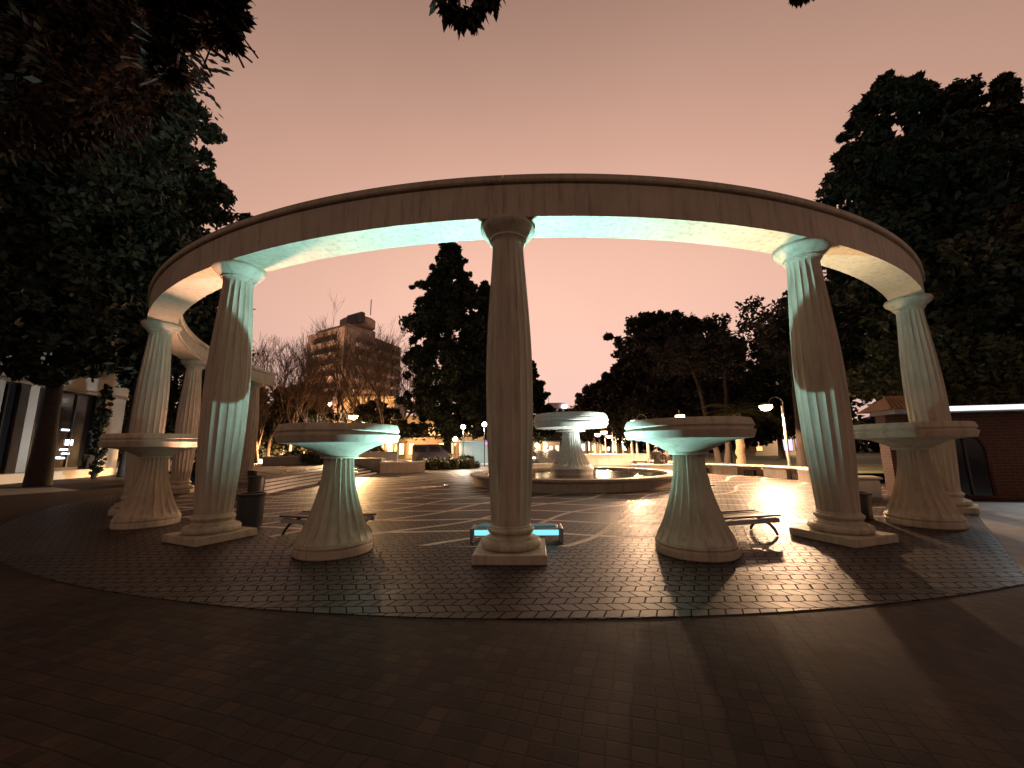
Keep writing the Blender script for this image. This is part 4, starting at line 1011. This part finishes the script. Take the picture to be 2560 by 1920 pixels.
# hill with lit building
HQ = at_y(1400, 1040, 250)
hm = MB(); vs, fs = [], []
nx, ny = 28, 14
for j in range(ny + 1):
    for i in range(nx + 1):
        x = -60 + 180 * i / nx; y = 215 + 90 * j / ny
        e = math.exp(-((x - HQ.x + 4) / 38) ** 2) * math.sin(PI * min(1, j / ny * .98 + .02)) ** .8
        vs.append((x, y, LOW + .02 + (HQ.z - 2.0) * e * 1.04 + .5 * math.sin(i * 2.1 + j) * e))
for j in range(ny):
    for i in range(nx): fs.append((j * (nx + 1) + i, j * (nx + 1) + i + 1, (j + 1) * (nx + 1) + i + 1, (j + 1) * (nx + 1) + i))
struct(MB().add(vs, fs), 'hill', GRASSM, 40)
hb = thing('hilltop_building', 'brightly lit terraced building on the hill beyond the fountain bowl', 'building', (0, 0, 0))
h0, h1 = at_y(1368, 1036, 246), at_y(1446, 1036, 246)
PK = facade_mat('pink_render', (.5, .4, .38), (.42, .33, .32)); hw = emis_mat('hill_windows', (1., .82, .78), 2.4)
MB().box(((h0.x + h1.x) / 2, 251, h0.z - 1.5), (h1.x - h0.x, 9, 9)).build('wall', PK, hb, 0)
MB().box((h0.x + 6, 250, h0.z + 5.2), (11, 7, 4.4)).build('upper_storey', PK, hb, 0)
MB().box(((h0.x + h1.x) / 2, 249.5, h0.z + 3.25), (h1.x - h0.x + 1.5, 12, .5)).build('roof', PK, hb, 0)
r_ = random.Random(9)
for k in range(13):
    xx = h0.x + (h1.x - h0.x) * (k + .5) / 13
    for row in range(2):
        if r_.random() < .8: MB().box((xx, 246.4, h0.z + 1.5 - row * 3.2), (.85, .2, 1.7)).build('window', hw, hb, 0)
MB().box((h0.x + 11.2, 245.8, h0.z + 4.9), (2.8, .3, 1.9)).build('light_panel', emis_mat('hill_flood', (.8, .88, 1.), 14.), hb, 0)
MB().tube([(h0.x + 1.5, 250, h0.z + 7.4), (h0.x + 1.5, 250, h0.z + 11.5)], .14, 6).build('antenna', DARKMETAL, hb)
# glowing strip beside the park path
q0, q1 = at_y(1326, 1152, 52), at_y(1356, 1152, 52)
ls = thing('light_strip', 'bright low light strip left of the park path behind the fountain', 'light', ((q0.x + q1.x) / 2, 52, 0))
MB().box((0, 0, .22), (q1.x - q0.x, .3, .3), bev=.02).build('housing', SILVER, ls, 0)
MB().box((0, -.17, .24), (q1.x - q0.x - .1, .04, .2)).build('lens', emis_mat('strip_glow', (1., .92, .72), 7.), ls, 0)

# ------------------------------------------------------------------ people on the stone seat
def person(label, x, y, z0, rz, lean, cloth, seed, head_turn=0., scale=1.):
    T = thing('person', label, 'person', (x, y, 0), rz)
    skin = mat_noise('skin', (.36, .21, .15), (.30, .17, .12), .5, 6, .05, 40)
    s_ = .46
    J = {'pel': (0, 0, s_ + .10), 'sp': (lean * .35, -.02, s_ + .32), 'ch': (lean * .75, -.05, s_ + .52), 'nk': (lean, -.06, s_ + .66), 'hd': (lean * 1.12, -.075, s_ + .80), 'ht': (lean * 1.2, -.07, s_ + .92)}
    def skinned(nm, verts, edges, rad, mat, root=0, sub=2):
        me = bpy.data.meshes.new(nm); me.from_pydata(verts, edges, []); me.materials.append(mat)
        o = bpy.data.objects.new(nm, me); col.objects.link(o); o.parent = T
        sk = o.modifiers.new('skin', 'SKIN'); sk.use_smooth_shade = True
        for i, v in enumerate(me.skin_vertices[0].data):
            v.radius = rad[i] if hasattr(rad[i], '__len__') else (rad[i], rad[i]); v.use_root = (i == root)
        sb_ = o.modifiers.new('sub', 'SUBSURF'); sb_.levels = sub; sb_.render_levels = sub
        return o
    sh = lambda sx: (lean * .8 + sx * .185, -.05, s_ + .56)
    V = [J['pel'], J['sp'], J['ch'], J['nk'], (J['hd'][0], J['hd'][1], J['hd'][2] - .03), J['ht'],
         sh(-1), (lean * .55 - .26, -.16, s_ + .33), (lean * .3 - .16, -.36, s_ + .22), sh(1), (lean * .55 + .26, -.16, s_ + .33), (lean * .3 + .14, -.37, s_ + .22),
         (-.10, -.05, s_ + .07), (-.12, -.46, s_ + .08), (-.12, -.50, .09), (-.13, -.64, .045), (.10, -.05, s_ + .07), (.13, -.46, s_ + .08), (.14, -.47, .09), (.15, -.61, .045)]
    Ed = [(0, 1), (1, 2), (2, 3), (3, 4), (4, 5), (2, 6), (6, 7), (7, 8), (2, 9), (9, 10), (10, 11), (0, 12), (12, 13), (13, 14), (14, 15), (0, 16), (16, 17), (17, 18), (18, 19)]
    rad = [(.15, .12), (.14, .11), (.155, .12), .052, (.075, .09), .06, .068, .052, .036, .068, .052, .036, .09, .068, .046, .042, .09, .068, .046, .042]
    skinned('body', V, Ed, rad, skin)
    # coat, trousers, hair, shoes, hands
    CV = [(0, .0, s_ + .04), J['sp'], J['ch'], (lean * .93, -.055, s_ + .61), sh(-1), (lean * .55 - .26, -.16, s_ + .33), (lean * .32 - .17, -.33, s_ + .235), sh(1), (lean * .55 + .26, -.16, s_ + .33), (lean * .32 + .155, -.335, s_ + .235)]
    skinned('coat', CV, [(0, 1), (1, 2), (2, 3), (2, 4), (4, 5), (5, 6), (2, 7), (7, 8), (8, 9)], [(.185, .15), (.17, .14), (.185, .145), .075, .09, .072, .052, .09, .072, .052], cloth)
    PV = [(0, -.03, s_ + .06), (-.10, -.08, s_ + .07), (-.12, -.46, s_ + .08), (-.12, -.5, .12), (.10, -.08, s_ + .07), (.13, -.46, s_ + .08), (.14, -.47, .12)]
    skinned('trousers', PV, [(0, 1), (1, 2), (2, 3), (0, 4), (4, 5), (5, 6)], [(.14, .12), .105, .082, .062, .105, .082, .062], mat_noise('denim', (.03, .03, .045), (.05, .05, .07), .8, 10, .2, 60))
    hd = MB(); hx, hy, hz = J['hd']
    hd.lathe([(max(.004, .1 * math.sin(w)), .105 * -math.cos(w)) for w in np.linspace(.9, PI, 9)], 14, c=(hx, hy + .018, hz + .035), capb=False)
    hd.build('hair', mat_noise('hair_dark', (.012, .009, .007), (.025, .018, .012), .5, 30, .4, 80), T, 60)
    for sx in (-1, 1):
        sp_ = [(-.13, -.65, .04), (.15, -.62, .04)][sx > 0]
        MB().box((sp_[0], sp_[1], .045), (.095, .26, .085), bev=.03).build('shoe', mat_noise('shoe_pale', (.6, .58, .55), (.5, .48, .45), .6, 10), T, 40)
        hx_, hy_, hz_ = V[8] if sx < 0 else V[11]
        hv, he, hr = [(hx_, hy_ + .02, hz_), (hx_, hy_ - .07, hz_ - .01)], [(0, 1)], [.028, .034]
        for f_ in range(5):
            b_ = len(hv); off = (f_ - 1.5) * .017
            if f_ == 4:
                hv += [(hx_ - sx * .035, hy_ - .05, hz_ + .012), (hx_ - sx * .055, hy_ - .085, hz_ + .004)]; he += [(0, b_), (b_, b_ + 1)]; hr += [.011, .009]
            else:
                L_ = (.05, .058, .054, .042)[f_]
                hv += [(hx_ + off, hy_ - .10, hz_ - .012), (hx_ + off * 1.1, hy_ - .10 - L_ * .6, hz_ - .03), (hx_ + off * 1.1, hy_ - .10 - L_ * .8, hz_ - .055)]
                he += [(1, b_), (b_, b_ + 1), (b_ + 1, b_ + 2)]; hr += [.010, .009, .008]
        skinned('hand', hv, he, hr, skin, 0, 1)
    T.scale = (scale,) * 3
    return T
COAT1 = mat_noise('dark_coat', (.02, .016, .014), (.035, .027, .022), .75, 8, .3, 40)
COAT2 = mat_noise('brown_coat', (.05, .032, .026), (.03, .02, .017), .75, 8, .3, 40)
def yat(px, Y): return at_y(px, 1150, Y).x
SY = SEATY + .02
person('person in a dark coat sitting upright on the stone seat, closer to the fountain bowl', yat(1643, SY), SY, 0, R(160), .02, COAT1, 1, 0, 1.12)
person('person in a brown coat sitting bent forward on the stone seat, leaning away', yat(1661, SY), SY - .05, 0, R(205), -.22, COAT2, 2, 0, 1.02)

# manhole cover
q = at_z(2001, 1303)
mc = thing('manhole_cover', 'round manhole cover in the glare on the paving by the greyish column', 'manhole cover', (q.x, q.y, .0))
MB().lathe([(.30, .001), (.30, .006), (.275, .006), (.27, .003)], 40, capb=False, capt=False).build('ring', IRON, mc, 0)
MB().lathe([(.265, .001), (.265, .006), (.2, .007), (.01, .007)], 40, capb=False).build('lid', mat_noise('lid_iron', (.05, .04, .035), (.03, .025, .02), .4, 30, .6, 25), mc, 0)
# fallen leaf on the paving
q = at_z(952, 1384); lf_ = MB()
lf_.add([(0, -.06, .006), (.025, -.01, .018), (.012, .05, .01), (0, .075, .02), (-.014, .04, .012), (-.022, -.015, .016)], [(0, 1, 2, 3, 4, 5)])
tag(lf_.build('fallen_leaf', mat_noise('dead_leaf', (.03, .018, .01), (.05, .03, .015), .8), loc=(q.x, q.y, 0), smooth=0), 'single dark fallen leaf on the paving right of the cyan bowl foot', 'leaf')

# ------------------------------------------------------------------ sky, camera, output
wd = bpy.data.worlds.new('World'); scene.world = wd; wd.use_nodes = True
t = NT(wd)
tc = t.n('ShaderNodeTexCoord'); sp = t.n('ShaderNodeSeparateXYZ'); t.l(tc.outputs['Generated'], sp.inputs[0])
el = t.m('ARCSINE', t.m('MAXIMUM', t.m('MINIMUM', sp.outputs[2], 1.), -1.))
az = t.m('ARCTAN2', sp.outputs[0], sp.outputs[1])
# glow of the city: strongest low ahead, dimmer towards the zenith and behind
e1 = t.m('SUBTRACT', el, R(14)); ge = t.m('EXPONENT', t.m('MULTIPLY', t.m('MULTIPLY', e1, e1), -1 / (2 * R(26.5) ** 2)))
a1 = t.m('SUBTRACT', az, R(5)); ga = t.m('EXPONENT', t.m('MULTIPLY', t.m('MULTIPLY', a1, a1), -1 / (2 * R(55) ** 2)))
gl = t.m('MULTIPLY', ge, ga)
cl = t.noise(tc.outputs['Generated'], 1.7, 4, .5)
gl = t.m('MULTIPLY', gl, t.m('ADD', t.m('MULTIPLY', cl, .24), .88))
gl = t.m('ADD', t.m('MULTIPLY', gl, .98), .085)
# second, lower glow added behind the viewer to brighten the stone fronts
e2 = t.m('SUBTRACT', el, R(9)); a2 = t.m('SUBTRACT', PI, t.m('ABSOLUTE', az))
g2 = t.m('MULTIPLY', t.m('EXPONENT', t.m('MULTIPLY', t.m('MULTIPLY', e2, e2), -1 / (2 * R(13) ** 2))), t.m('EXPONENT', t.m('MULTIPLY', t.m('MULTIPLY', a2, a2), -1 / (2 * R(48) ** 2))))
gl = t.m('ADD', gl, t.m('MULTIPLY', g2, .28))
hor = t.m('EXPONENT', t.m('MULTIPLY', t.m('MULTIPLY', el, el), -1 / (2 * R(11) ** 2)))
colr = t.mix(hor, (.95, .55, .415), (.94, .60, .51))
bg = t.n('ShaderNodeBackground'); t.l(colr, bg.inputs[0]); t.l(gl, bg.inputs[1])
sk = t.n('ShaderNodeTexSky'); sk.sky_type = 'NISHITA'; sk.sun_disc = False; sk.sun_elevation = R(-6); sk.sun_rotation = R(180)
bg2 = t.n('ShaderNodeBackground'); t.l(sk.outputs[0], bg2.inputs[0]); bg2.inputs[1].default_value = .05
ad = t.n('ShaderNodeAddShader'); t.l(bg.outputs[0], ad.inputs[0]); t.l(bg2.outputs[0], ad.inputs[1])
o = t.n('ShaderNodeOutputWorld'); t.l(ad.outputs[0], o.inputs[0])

cam = bpy.data.cameras.new('Camera'); co = bpy.data.objects.new('Camera', cam); col.objects.link(co)
cam.sensor_fit = 'HORIZONTAL'; cam.sensor_width = 36; cam.lens = F / 2560 * 36; cam.clip_start = .05; cam.clip_end = 2000
co.matrix_world = Matrix.Translation((0, 0, H)) @ Matrix.Rotation(PI / 2 + PITCH, 4, 'X') @ Matrix.Rotation(-ROLL, 4, 'Z')
scene.camera = co
scene.view_settings.view_transform = 'Standard'; scene.view_settings.look = 'None'; scene.view_settings.exposure = 0; scene.view_settings.gamma = 1
scene.render.engine = 'CYCLES'
scene.cycles.use_denoising = True
scene.cycles.max_bounces = 6; scene.cycles.diffuse_bounces = 3; scene.cycles.glossy_bounces = 3
scene.cycles.sample_clamp_indirect = 4.
scene.render.film_transparent = False
